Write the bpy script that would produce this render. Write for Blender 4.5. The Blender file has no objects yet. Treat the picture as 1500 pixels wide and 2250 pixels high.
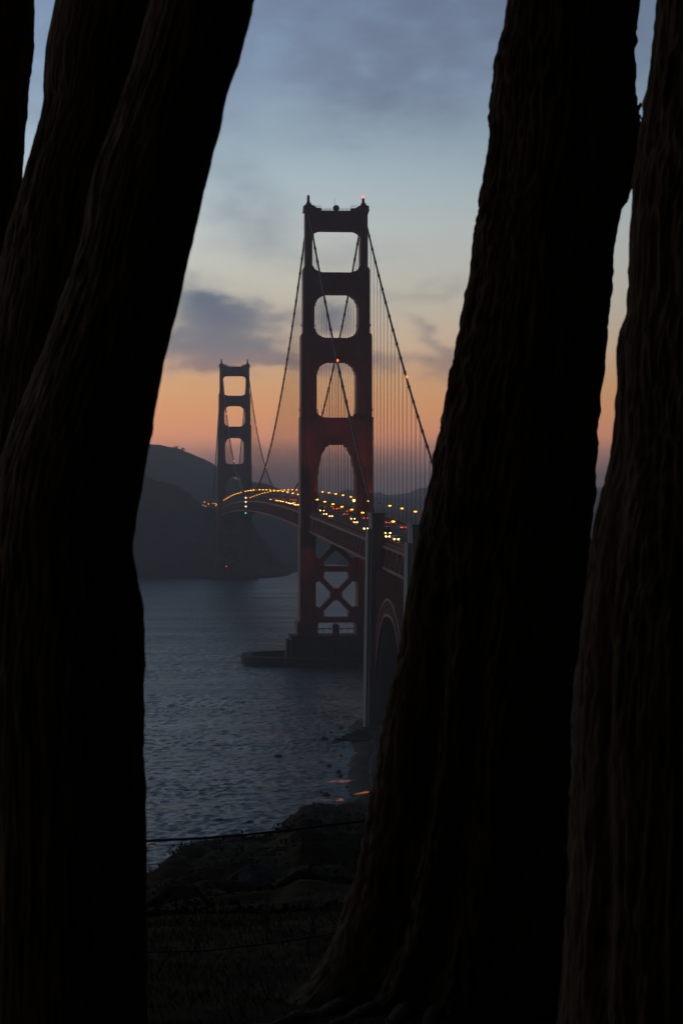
import bpy, math, random
import numpy as np
random.seed(7); rng = np.random.default_rng(7)
C = bpy.context.scene.collection
SC = bpy.context.scene
# ---------------------------------------------------------------- camera
F = 5031.0; CX = 750.0; HY = 1111.0; CZ = 77.3     # focal length in photo pixels, centre column, horizon row, eye height
cam = bpy.data.cameras.new('camera'); camo = bpy.data.objects.new('camera', cam); C.objects.link(camo)
SC.camera = camo
camo.location = (0, 0, CZ); camo.rotation_euler = (math.radians(90), 0, 0)
cam.sensor_fit = 'HORIZONTAL'; cam.sensor_width = 24.0; cam.lens = 24.0*F/1500
cam.shift_y = -14/1500; cam.clip_start = 0.1; cam.clip_end = 60000
cam.dof.use_dof = True; cam.dof.focus_distance = 900; cam.dof.aperture_fstop = 12
# ---------------------------------------------------------------- world: dusk sky
SC.view_settings.view_transform = 'Standard'; SC.view_settings.look = 'None'
SC.view_settings.exposure = 0; SC.view_settings.gamma = 1
def lin(c): return tuple(((v/255)/12.92 if v/255 <= .04045 else ((v/255+.055)/1.055)**2.4) for v in c)
W = bpy.data.worlds.new('World'); SC.world = W; W.use_nodes = True
nt = W.node_tree; nt.nodes.clear(); L = nt.links
def N(t, **k):
    n = nt.nodes.new(t)
    for a, b in k.items(): setattr(n, a, b)
    return n
def M_(op, a, b=None, c=None, clamp=False):
    n = N('ShaderNodeMath', operation=op, use_clamp=clamp)
    for i, v in enumerate((a, b, c)):
        if v is None: continue
        if isinstance(v, (int, float)): n.inputs[i].default_value = v
        else: L.new(v, n.inputs[i])
    return n.outputs[0]
tc = N('ShaderNodeTexCoord'); sx = N('ShaderNodeSeparateXYZ'); L.new(tc.outputs['Generated'], sx.inputs[0])
el = M_('ARCSINE', sx.outputs[2]); az = M_('ARCTAN2', sx.outputs[0], sx.outputs[1])
ramp = N('ShaderNodeValToRGB'); L.new(M_('DIVIDE', el, 0.6, clamp=True), ramp.inputs[0])
SKY = [(-.001,(110,98,108)),(.010,(144,118,124)),(.020,(190,138,124)),(.030,(242,160,120)),(.042,(232,162,108)),(.055,(218,168,122)),
       (.070,(212,184,156)),(.086,(200,190,172)),(.102,(195,194,183)),(.120,(188,195,194)),(.140,(170,187,194)),(.161,(148,169,184)),
       (.190,(130,153,178)),(.221,(115,137,165)),(.30,(74,98,120)),(.6,(48,70,90))]
cr = ramp.color_ramp
while len(cr.elements) > 1: cr.elements.remove(cr.elements[-1])
for i, (e, c) in enumerate(SKY):
    p = max(e, 0)/.6
    E = cr.elements[0] if i == 0 else cr.elements.new(p)
    E.position = p; E.color = (*lin(c), 1)
# clouds: soft banks placed by compass direction and height above the horizon, broken by noise
nz = N('ShaderNodeTexNoise', noise_dimensions='3D'); nz.inputs['Scale'].default_value = 1.0; nz.inputs['Detail'].default_value = 5; nz.inputs['Roughness'].default_value = .55
cmb = N('ShaderNodeCombineXYZ'); L.new(M_('MULTIPLY', az, 26), cmb.inputs[0]); L.new(M_('MULTIPLY', el, 60), cmb.inputs[1])
L.new(cmb.outputs[0], nz.inputs['Vector'])
wob = M_('SUBTRACT', nz.outputs['Fac'], .5)
nz2 = N('ShaderNodeTexNoise', noise_dimensions='3D'); nz2.inputs['Scale'].default_value = 1.0; nz2.inputs['Detail'].default_value = 6; nz2.inputs['Roughness'].default_value = .5
cmb2 = N('ShaderNodeCombineXYZ'); L.new(M_('MULTIPLY', az, 48), cmb2.inputs[0]); L.new(M_('MULTIPLY', el, 78), cmb2.inputs[1]); cmb2.inputs[2].default_value = 4.2
L.new(cmb2.outputs[0], nz2.inputs['Vector'])
BL = [  # photo px, photo py, half width, half height, weight, tilt (dy/dx)
 (880,150,190,95,.95,.1),(760,225,110,50,.55,0),(1000,30,180,60,.8,.1),(620,60,120,80,.35,0),
 (520,430,70,60,.42,.2),(560,500,90,40,.35,0),(455,690,80,42,1.7,.1),(525,725,75,42,1.4,.3),(430,765,130,26,2.0,.04),(580,785,130,16,2.0,.05),
 (600,690,60,18,.45,.2),(735,705,34,30,1.3,.1),(880,805,150,14,.85,.03),(985,790,45,20,.7,-.2),(950,745,40,14,.5,.8),(900,640,120,18,.22,-.05),
 (700,560,160,30,.15,0),(240,180,300,120,.5,0),(1330,120,160,120,.4,0),(200,760,180,34,.9,0),(700,1010,400,16,.35,0)]
acc = None
for (x, y, w, h, wt, tl) in BL:
    a0 = (x-CX)/F; e0 = (HY-y)/F
    da = M_('SUBTRACT', az, a0)
    de = M_('SUBTRACT', M_('ADD', el, M_('MULTIPLY', wob, .034)), e0)
    de = M_('ADD', de, M_('MULTIPLY', da, tl))
    q = M_('ADD', M_('POWER', M_('ABSOLUTE', M_('DIVIDE', da, w/F*1.1)), 2.0), M_('POWER', M_('ABSOLUTE', M_('DIVIDE', de, h/F*1.15)), 2.0))
    g = M_('MULTIPLY', M_('EXPONENT', M_('MULTIPLY', q, -1)), wt)
    acc = g if acc is None else M_('ADD', acc, g)
cl = M_('MULTIPLY', acc, M_('MAXIMUM', M_('SUBTRACT', M_('MULTIPLY', nz2.outputs['Fac'], 3.4), .75), .02))
cl = M_('MULTIPLY', M_('SUBTRACT', 1.0, M_('EXPONENT', M_('MULTIPLY', cl, -1.25))), 1.0)
cramp = N('ShaderNodeValToRGB'); L.new(M_('DIVIDE', el, .25, clamp=True), cramp.inputs[0])
ce = cramp.color_ramp; ce.elements[0].position = 0; ce.elements[0].color = (*lin((104,84,92)), 1); ce.elements[1].position = 1; ce.elements[1].color = (*lin((98,106,136)), 1)
for p, c in ((.2,(170,128,114)),(.28,(122,120,128)),(.36,(92,105,124)),(.5,(122,134,150)),(.7,(112,124,146))):
    e = ce.elements.new(p); e.color = (*lin(c), 1)
mix = N('ShaderNodeMix', data_type='RGBA'); L.new(cl, mix.inputs[0]); L.new(ramp.outputs[0], mix.inputs[6]); L.new(cramp.outputs[0], mix.inputs[7])
# dusk: bright towards the afterglow in the north-west, dim overhead and in the south and east
gl = M_('COSINE', M_('SUBTRACT', az, math.radians(-36)))
gl = M_('MULTIPLY', M_('ADD', gl, 1.0), .5)
gl = M_('POWER', gl, 4.6)
gl = M_('ADD', M_('MULTIPLY', gl, 1.70), .006)
upf = M_('SUBTRACT', 1.0, M_('MULTIPLY', M_('DIVIDE', M_('SUBTRACT', el, .25), 1.0, clamp=True), .15))
gl = M_('MULTIPLY', gl, upf)
gl = M_('MULTIPLY', gl, M_('ADD', 1.0, M_('MULTIPLY', M_('EXPONENT', M_('MULTIPLY', M_('MAXIMUM', el, 0), -28)), .75)))   # the glow lies along the horizon
# below the horizon nothing shines
gl = M_('MULTIPLY', gl, M_('MULTIPLY', M_('ADD', el, .03), 40, clamp=True))
bg = N('ShaderNodeBackground'); L.new(mix.outputs[2], bg.inputs[0]); L.new(gl, bg.inputs[1])
sky = N('ShaderNodeTexSky', sky_type='NISHITA'); sky.sun_disc = False
sky.sun_elevation = math.radians(-3); sky.sun_rotation = math.radians(-35)
bg2 = N('ShaderNodeBackground'); L.new(sky.outputs[0], bg2.inputs[0]); bg2.inputs[1].default_value = .03
ad = N('ShaderNodeAddShader'); L.new(bg.outputs[0], ad.inputs[0]); L.new(bg2.outputs[0], ad.inputs[1])
wo = N('ShaderNodeOutputWorld'); L.new(ad.outputs[0], wo.inputs[0])
# the sun itself is down: only a trace of warm afterglow from the north-west
sl = bpy.data.lights.new('sun', 'SUN'); sl.energy = .02; sl.angle = math.radians(25); sl.color = (1, .72, .55)
so = bpy.data.objects.new('sun', sl); C.objects.link(so)
so.rotation_euler = (math.radians(86), 0, math.radians(180+60))

# ---------------------------------------------------------------- helpers
def at(px, py, D): return ((px-CX)*D/F, D, CZ+(HY-py)*D/F)
def prop(o, label=None, cat=None, group=None, kind=None):
    for k, v in (('label', label), ('category', cat), ('group', group), ('kind', kind)):
        if v: o[k] = v
    return o
def empty(name, loc=(0,0,0), rz=0, **k):
    o = bpy.data.objects.new(name, None); C.objects.link(o); o.location = loc; o.rotation_euler = (0,0,rz)
    o.empty_display_size = .5
    return prop(o, **k)
class MB:
    def __init__(s): s.v = []; s.f = []
    def poly(s, pts, faces):
        b = len(s.v); s.v += [tuple(p) for p in pts]; s.f += [tuple(b+i for i in f) for f in faces]; return s
    def box(s, x0, x1, y0, y1, z0, z1):
        return s.poly([(x0,y0,z0),(x1,y0,z0),(x1,y1,z0),(x0,y1,z0),(x0,y0,z1),(x1,y0,z1),(x1,y1,z1),(x0,y1,z1)],
                      [(0,3,2,1),(4,5,6,7),(0,1,5,4),(1,2,6,5),(2,3,7,6),(3,0,4,7)])
    def frus(s, c0, h0, c1, h1):   # tapered box: centre, half sizes, bottom and top
        p = [(c0[0]+a*h0[0], c0[1]+b*h0[1], c0[2]) for a, b in ((-1,-1),(1,-1),(1,1),(-1,1))]
        p += [(c1[0]+a*h1[0], c1[1]+b*h1[1], c1[2]) for a, b in ((-1,-1),(1,-1),(1,1),(-1,1))]
        return s.poly(p, [(0,3,2,1),(4,5,6,7),(0,1,5,4),(1,2,6,5),(2,3,7,6),(3,0,4,7)])
    def prism(s, pts, y0, y1):     # polygon in xz extruded along y
        n = len(pts)
        p = [(x,y0,z) for x, z in pts]+[(x,y1,z) for x, z in pts]
        return s.poly(p, [tuple(range(n)), tuple(reversed(range(n, 2*n)))]+[(i, n+i, n+(i+1)%n, (i+1)%n) for i in range(n)])
    def beam(s, a, b, w, h):       # rectangular bar from a to b
        a = np.array(a, float); b = np.array(b, float); d = b-a; d /= np.linalg.norm(d)
        up = np.array((0,0,1.)) if abs(d[2]) < .95 else np.array((0,1.,0))
        r = np.cross(d, up); r /= np.linalg.norm(r); u = np.cross(r, d)
        p = [q+r*i*w/2+u*j*h/2 for q in (a, b) for i, j in ((-1,-1),(1,-1),(1,1),(-1,1))]
        return s.poly(p, [(0,3,2,1),(4,5,6,7),(0,1,5,4),(1,2,6,5),(2,3,7,6),(3,0,4,7)])
    def tube(s, pts, rad, n=8, cap=True):
        pts = [np.array(p, float) for p in pts]; m = len(pts)
        rr = rad if hasattr(rad, '__len__') else [rad]*m
        b = len(s.v); ref = None
        for i, p in enumerate(pts):
            d = pts[min(i+1,m-1)]-pts[max(i-1,0)]; d /= (np.linalg.norm(d)+1e-9)
            if ref is None: ref = np.array((1.,0,0)) if abs(d[0]) < .8 else np.array((0,1.,0))
            u = np.cross(d, ref); u /= np.linalg.norm(u); w = np.cross(u, d); ref = w if abs(np.dot(w,d)) < .9 else ref
            ref = np.cross(d, u)*-1
            for k in range(n):
                a = 2*math.pi*k/n; s.v.append(tuple(p+(u*math.cos(a)+w*math.sin(a))*rr[i]))
        for i in range(m-1):
            for k in range(n):
                s.f.append((b+i*n+k, b+i*n+(k+1)%n, b+(i+1)*n+(k+1)%n, b+(i+1)*n+k))
        if cap:
            s.f.append(tuple(b+k for k in reversed(range(n)))); s.f.append(tuple(b+(m-1)*n+k for k in range(n)))
        return s
    def lathe(s, c, prof, n=16):   # prof: (radius, z) up the axis
        b = len(s.v)
        for r, z in prof:
            for k in range(n): a = 2*math.pi*k/n; s.v.append((c[0]+r*math.cos(a), c[1]+r*math.sin(a), c[2]+z))
        for i in range(len(prof)-1):
            for k in range(n): s.f.append((b+i*n+k, b+i*n+(k+1)%n, b+(i+1)*n+(k+1)%n, b+(i+1)*n+k))
        s.f.append(tuple(b+k for k in reversed(range(n)))); s.f.append(tuple(b+(len(prof)-1)*n+k for k in range(n)))
        return s
    def ball(s, c, r, n=12, m=8):
        rr = r if hasattr(r, '__len__') else (r,r,r)
        b = len(s.v)
        for i in range(m+1):
            t = math.pi*i/m
            for k in range(n):
                a = 2*math.pi*k/n; s.v.append((c[0]+rr[0]*max(math.sin(t),.01)*math.cos(a), c[1]+rr[1]*max(math.sin(t),.01)*math.sin(a), c[2]-rr[2]*math.cos(t)))
        for i in range(m):
            for k in range(n): s.f.append((b+i*n+k, b+i*n+(k+1)%n, b+(i+1)*n+(k+1)%n, b+(i+1)*n+k))
        return s
    def mesh(s, name):
        me = bpy.data.meshes.new(name); me.from_pydata([tuple(map(float, q)) for q in s.v], [], s.f); me.update(); return me
    def build(s, name, mat, parent=None, smooth=False, **k):
        me = s.mesh(name); me.materials.append(mat)
        if smooth: me.polygons.foreach_set('use_smooth', [True]*len(me.polygons))
        o = bpy.data.objects.new(name, me); C.objects.link(o)
        if parent: o.parent = parent
        return prop(o, **k)
def grid_obj(name, P, mat, close=False, parent=None, smooth=True, **k):   # P: (rows, cols, 3)
    R, Q, _ = P.shape
    me = bpy.data.meshes.new(name)
    idx = np.arange(R*Q).reshape(R, Q)
    a = idx[:-1]; b = idx[1:]
    if close: q = np.stack([a, np.roll(a,-1,1), np.roll(b,-1,1), b], -1).reshape(-1, 4)
    else: q = np.stack([a[:,:-1], a[:,1:], b[:,1:], b[:,:-1]], -1).reshape(-1, 4)
    me.vertices.add(R*Q); me.vertices.foreach_set('co', P.astype(np.float32).ravel())
    me.loops.add(len(q)*4); me.loops.foreach_set('vertex_index', q.astype(np.int32).ravel())
    me.polygons.add(len(q)); me.polygons.foreach_set('loop_start', np.arange(0, len(q)*4, 4, dtype=np.int32))
    me.polygons.foreach_set('use_smooth', np.ones(len(q), bool) if smooth else np.zeros(len(q), bool))
    me.update(calc_edges=True); me.validate(); me.materials.append(mat)
    o = bpy.data.objects.new(name, me); C.objects.link(o)
    if parent: o.parent = parent
    return prop(o, **k)
def hash3(i, j, k, s=0):
    h = (i*374761393+j*668265263+k*2147483647+s*1274126177) & 0xffffffff
    h = ((h ^ (h >> 13))*1274126177) & 0xffffffff
    h = ((h ^ (h >> 16))*2246822519) & 0xffffffff
    return ((h ^ (h >> 15)) & 0xffffff)/float(0xffffff)
def vnoise(x, y, z=0., s=0):
    x, y, z = np.broadcast_arrays(np.asarray(x, float), np.asarray(y, float), np.asarray(z, float))
    i = np.floor(x).astype(np.int64); j = np.floor(y).astype(np.int64); k = np.floor(z).astype(np.int64)
    fx = x-i; fy = y-j; fz = z-k
    fx = fx*fx*(3-2*fx); fy = fy*fy*(3-2*fy); fz = fz*fz*(3-2*fz)
    r = 0
    for a in (0,1):
        for b in (0,1):
            for c in (0,1):
                r = r+hash3(i+a, j+b, k+c, s)*(fx if a else 1-fx)*(fy if b else 1-fy)*(fz if c else 1-fz)
    return r*2-1
def fbm(x, y, z=0., o=4, s=0):
    r = 0; a = 1; t = 0
    for n in range(o): r = r+a*vnoise(x*2**n, y*2**n, np.asarray(z)*2**n, s+n*17); t += a; a *= .5
    return r/t
# ---------------------------------------------------------------- materials
def material(name, col, rough=.7, metal=0, var=0, vscale=1, bump=0, bscale=5, emit=None, strength=0, col2=None, stretch=(1,1,1), spec=.5):
    m = bpy.data.materials.new(name); m.use_nodes = True; t = m.node_tree; p = t.nodes['Principled BSDF']
    p.inputs['Base Color'].default_value = (*col, 1); p.inputs['Roughness'].default_value = rough; p.inputs['Metallic'].default_value = metal
    p.inputs['Specular IOR Level'].default_value = spec
    tcn = t.nodes.new('ShaderNodeTexCoord'); mp = t.nodes.new('ShaderNodeMapping'); mp.inputs['Scale'].default_value = stretch
    t.links.new(tcn.outputs['Object'], mp.inputs[0])
    if var or col2:
        n = t.nodes.new('ShaderNodeTexNoise'); n.inputs['Scale'].default_value = vscale; n.inputs['Detail'].default_value = 6; n.inputs['Roughness'].default_value = .65
        t.links.new(mp.outputs[0], n.inputs['Vector'])
        r = t.nodes.new('ShaderNodeValToRGB'); r.color_ramp.elements[0].position = .32; r.color_ramp.elements[1].position = .7
        c2 = col2 or tuple(min(1, c*(1+var)) for c in col); c1 = col if col2 else tuple(c*(1-var) for c in col)
        r.color_ramp.elements[0].color = (*c1, 1); r.color_ramp.elements[1].color = (*c2, 1)
        t.links.new(n.outputs['Fac'], r.inputs[0]); t.links.new(r.outputs[0], p.inputs['Base Color'])
    if bump:
        n = t.nodes.new('ShaderNodeTexNoise'); n.inputs['Scale'].default_value = bscale; n.inputs['Detail'].default_value = 6
        t.links.new(mp.outputs[0], n.inputs['Vector'])
        b = t.nodes.new('ShaderNodeBump'); b.inputs['Strength'].default_value = 1; b.inputs['Distance'].default_value = bump
        t.links.new(n.outputs['Fac'], b.inputs['Height']); t.links.new(b.outputs[0], p.inputs['Normal'])
    if emit:
        p.inputs['Emission Color'].default_value = (*emit, 1); p.inputs['Emission Strength'].default_value = strength
        m.cycles.emission_sampling = 'NONE'
    return m
MAT = dict(
 orange=material('orange_steel_paint', (.44,.085,.045), .6, var=.22, vscale=.12, bump=.02, bscale=.8),
 cable=material('cable_paint', (.22,.055,.035), .6, var=.2, vscale=.3),
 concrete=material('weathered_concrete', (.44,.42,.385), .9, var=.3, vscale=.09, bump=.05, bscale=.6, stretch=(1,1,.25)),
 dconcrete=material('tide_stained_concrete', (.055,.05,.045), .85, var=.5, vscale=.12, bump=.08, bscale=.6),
 asphalt=material('bridge_asphalt', (.05,.048,.047), .75, var=.25, vscale=.2),
 paintw=material('road_paint', (.6,.58,.5), .6, var=.1),
 walk=material('sidewalk_concrete', (.22,.2,.19), .85, var=.2, vscale=.3),
 pole=material('lamp_post_steel', (.16,.05,.035), .6, var=.2, vscale=1),
 glass=material('clear_beacon_glass', (.55,.57,.58), .2, var=.05),
 sodium=material('sodium_lamp', (1,.5,.1), .4, emit=(1,.36,.012), strength=8.5),
 sodium_off=material('unlit_lamp_lens', (.2,.17,.13), .3, var=.1),
 flood=material('sodium_floodlight', (1,.6,.2), .4, emit=(1,.50,.06), strength=16),
 headl=material('headlight_glass', (1,.9,.7), .3, emit=(1,.50,.12), strength=13),
 taill=material('tail_light_glass', (.6,.02,.01), .3, emit=(1,.04,.01), strength=3),
 ambl=material('amber_marker_glass', (.8,.3,.02), .3, emit=(1,.45,.05), strength=6),
 beacon=material('red_beacon', (1,.2,.1), .3, emit=(1,.22,.12), strength=2.2),
 cabl=material('cable_lamp', (1,.2,.05), .3, emit=(1,.13,.015), strength=4.5),
 navw=material('white_navigation_lamp', (1,.8,.6), .3, emit=(1,.62,.32), strength=6),
 navg=material('green_navigation_lamp', (.1,.9,.6), .3, emit=(.05,.9,.5), strength=3),
 navr=material('red_navigation_lamp', (.9,.05,.05), .3, emit=(1,.03,.03), strength=5),
 whitep=material('pale_painted_steel', (.5,.49,.46), .6, var=.15, vscale=.5),
 tyre=material('tyre_rubber', (.02,.02,.02), .9, var=.1),
 carglass=material('car_window_glass', (.02,.022,.025), .1, var=.1),
 hill=material('scrub_hillside', (.035,.045,.028), 1, col2=(.10,.085,.055), vscale=.012, bump=6.0, bscale=.05, spec=.1),
 farhill=material('distant_hill', (.05,.055,.04), 1, col2=(.09,.08,.06), vscale=.004, spec=.1),
 rock=material('wet_dark_rock', (.03,.028,.026), .7, col2=(.08,.075,.065), vscale=.8, bump=.15, bscale=1.5),
 outcrop=material('lichen_rock', (.045,.05,.042), .95, spec=.05, col2=(.085,.09,.075), vscale=.9, bump=.1, bscale=1.6),
 scrub=material('coastal_scrub', (.022,.022,.010), .9, spec=.05, col2=(.06,.045,.022), vscale=.4),
 house=material('pale_render_wall', (.55,.54,.5), .8, var=.1, vscale=.3),
 roof=material('grey_roof', (.22,.2,.19), .9, var=.2, vscale=.4),
 wire=material('rusted_wire_rope', (.03,.024,.02), .6, var=.4, vscale=30),
 wood=material('weathered_post_wood', (.06,.045,.035), .9, var=.4, vscale=12, bump=.01, bscale=30, stretch=(1,1,.15)),
 twig=material('dead_twig', (.12,.095,.075), .9, var=.4, vscale=20),
 leaf=material('cypress_foliage', (.03,.045,.02), .8, col2=(.06,.08,.035), vscale=1.2),
 grass=material('dry_grass', (.05,.03,.012), .9, spec=.05, col2=(.028,.018,.007), vscale=1.5),
)
CARP = [material('car_paint_'+n, c, .3, .2, var=.05) for n, c in (('white',(.6,.6,.58)),('silver',(.35,.36,.37)),('black',(.02,.02,.022)),('blue',(.05,.08,.18)),('red',(.25,.03,.03)),('grey',(.12,.12,.13)))]
def bark(name, c1, c2):
    m = bpy.data.materials.new(name); m.use_nodes = True; t = m.node_tree; p = t.nodes['Principled BSDF']; p.inputs['Roughness'].default_value = .95; p.inputs['Specular IOR Level'].default_value = .15
    tcn = t.nodes.new('ShaderNodeTexCoord'); mp = t.nodes.new('ShaderNodeMapping'); mp.inputs['Scale'].default_value = (1,1,.09); t.links.new(tcn.outputs['Object'], mp.inputs[0])
    n = t.nodes.new('ShaderNodeTexNoise'); n.inputs['Scale'].default_value = 28; n.inputs['Detail'].default_value = 8; n.inputs['Roughness'].default_value = .7; t.links.new(mp.outputs[0], n.inputs['Vector'])
    r = t.nodes.new('ShaderNodeValToRGB'); r.color_ramp.elements[0].position = .3; r.color_ramp.elements[0].color = (*c1, 1); r.color_ramp.elements[1].position = .68; r.color_ramp.elements[1].color = (*c2, 1)
    t.links.new(n.outputs['Fac'], r.inputs[0]); t.links.new(r.outputs[0], p.inputs['Base Color'])
    b = t.nodes.new('ShaderNodeBump'); b.inputs['Strength'].default_value = 1; b.inputs['Distance'].default_value = .012
    t.links.new(n.outputs['Fac'], b.inputs['Height']); t.links.new(b.outputs[0], p.inputs['Normal'])
    return m
MAT['bark'] = bark('cypress_bark', (.035,.025,.016), (.30,.20,.115))
# ground: soil, grass tufts and bare rock by noise; wet sand low down by the water
def ground_mat():
    m = bpy.data.materials.new('bluff_ground'); m.use_nodes = True; t = m.node_tree; p = t.nodes['Principled BSDF']; p.inputs['Roughness'].default_value = .95; p.inputs['Specular IOR Level'].default_value = .02
    g = t.nodes.new('ShaderNodeNewGeometry')
    def noise(sc, d=6):
        n = t.nodes.new('ShaderNodeTexNoise'); n.inputs['Scale'].default_value = sc; n.inputs['Detail'].default_value = d; n.inputs['Roughness'].default_value = .68; t.links.new(g.outputs['Position'], n.inputs['Vector']); return n
    n1 = noise(.05); n2 = noise(1.3, 8)
    r1 = t.nodes.new('ShaderNodeValToRGB'); t.links.new(n1.outputs['Fac'], r1.inputs[0])
    e = r1.color_ramp.elements; e[0].position = .42; e[0].color = (.05,.028,.011,1); e[1].position = .62; e[1].color = (.10,.07,.036,1)
    r2 = t.nodes.new('ShaderNodeValToRGB'); t.links.new(n2.outputs['Fac'], r2.inputs[0])
    e = r2.color_ramp.elements; e[0].position = .35; e[0].color = (.35,.33,.3,1); e[1].position = .7; e[1].color = (1.5,1.4,1.2,1)
    mx = t.nodes.new('ShaderNodeMix'); mx.data_type = 'RGBA'; mx.blend_type = 'MULTIPLY'; mx.inputs[0].default_value = 1
    t.links.new(r1.outputs[0], mx.inputs[6]); t.links.new(r2.outputs[0], mx.inputs[7])
    sp = t.nodes.new('ShaderNodeSeparateXYZ'); t.links.new(g.outputs['Position'], sp.inputs[0])
    mr = t.nodes.new('ShaderNodeMapRange'); mr.inputs[1].default_value = 1.2; mr.inputs[2].default_value = 2.6; mr.inputs[3].default_value = 1; mr.inputs[4].default_value = 0; t.links.new(sp.outputs[2], mr.inputs[0])
    m2 = t.nodes.new('ShaderNodeMix'); m2.data_type = 'RGBA'; t.links.new(mr.outputs[0], m2.inputs[0]); t.links.new(mx.outputs[2], m2.inputs[6]); m2.inputs[7].default_value = (.05,.038,.028,1)
    t.links.new(m2.outputs[2], p.inputs['Base Color'])
    m3 = t.nodes.new('ShaderNodeMapRange'); m3.inputs[1].default_value = .3; m3.inputs[2].default_value = 1.6; m3.inputs[3].default_value = .45; m3.inputs[4].default_value = .95; t.links.new(sp.outputs[2], m3.inputs[0]); t.links.new(m3.outputs[0], p.inputs['Roughness'])
    b = t.nodes.new('ShaderNodeBump'); b.inputs['Distance'].default_value = .06; t.links.new(n2.outputs['Fac'], b.inputs['Height']); t.links.new(b.outputs[0], p.inputs['Normal'])
    return m
MAT['ground'] = ground_mat()

# ---------------------------------------------------------------- ground: near bluff, cliff, beach and point under the bridge
def interp(x, pts): a = np.array(pts, float); return np.interp(x, a[:,0], a[:,1])
YSIL = [(-900,2150),(-200,2040),(200,1975),(320,1932),(345,1912),(370,1888),(400,1872),(440,1860),(500,1847),(580,1840),(612,1824),(640,1797),(662,1777),(700,1771),(740,1769),(800,1766),(900,1735),(1100,1690),(1500,1600),(2500,1500)]
YDED = [(-900,70),(320,140),(440,175),(580,220),(650,280),(740,400),(800,520),(900,560),(1500,600),(2500,650)]
def coast(Y): return np.interp(Y, [0,560,600,640,690,715,760,800,825,860,1000,2000], [-60,-10,2.0,1.6,2.2,4.5,2.5,2.5,6,40,300,2500])
def land(X, Y):
    X = np.asarray(X, float); Y = np.asarray(Y, float); Ys = np.maximum(Y, 2.0)
    px = np.clip(CX+X/Ys*F, -900, 2500)
    De = interp(px, YDED); ys = interp(px, YSIL)+4.5*fbm(X*.22, 0, 3.3, 4)
    q = np.clip(np.log(np.maximum(Ys,14)/14)/np.log(De/14), 0, 1)
    yi = 2045+(ys-2045)*q**.8
    z = CZ-Ys*(yi-HY)/F
    z = z+fbm(X*.05, Y*.05, 3.1, 5)*np.clip((Ys-14)*.045, 0, 3.4)*(1-q**8)+fbm(X*.5, Y*.5, 1.1, 4)*np.clip((Ys-14)*.03, 0, 1.0)-np.abs(fbm(X*.16, Y*.16, 7.7, 3))*np.clip((Ys-16)*.06, 0, 2.6)*(1-q**8)
    over = np.maximum(Y-De, 0)
    z = z-over*1.15-fbm(X*.04, Y*.04, 9, 3)*np.minimum(over, 8)*.3
    near = 75.75-.05*np.minimum(Y,8)-.115*np.maximum(Y-8,0)-.02*np.maximum(-X-2,0)**1.1+fbm(X*.7, Y*.7, 0, 5)*.07
    w = np.clip((Y-13)/4, 0, 1); w = w*w*(3-2*w)
    z = near*(1-w)+z*w
    # coast strip further on: beach, then rising slope to the east
    d = X-coast(Y)
    c = np.where(d < 0, d*.25, np.where(d < 6, d*.12+.02, .74+(d-6)*.62))+fbm(X*.12, Y*.12, 5, 4)*np.clip(np.abs(d)*.12, 0, 1.6)
    c = np.minimum(c, 46+fbm(X*.01, Y*.01, 2)*8)
    u = np.clip((Y-780)/20, 0, 1); flat = np.where(d > 0, np.minimum(c, 3.2), c); c = c*(1-u)+flat*u
    z = np.maximum(np.maximum(z, c*np.clip((Y-450)/60,0,1)-6*(1-np.clip((Y-450)/60,0,1))), -6)
    return z
def spread(a, b, n, k):   # non-uniform spacing, dense near 0
    u = np.linspace(math.asinh(a*k), math.asinh(b*k), n); return np.sinh(u)/k
gx = np.unique(np.concatenate([spread(-400, 900, 330, 1.2), np.arange(-3, 30, .5)])); gy = np.concatenate([spread(-60, 15, 150, .6), 15+spread(0, 1200, 620, .12)[1:], np.arange(540,860,2.3)]); gy = np.unique(gy)
GX, GY = np.meshgrid(gx, gy)
grid_obj('ground', np.stack([GX, GY, land(GX, GY)], -1), MAT['ground'], kind='structure')

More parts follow.
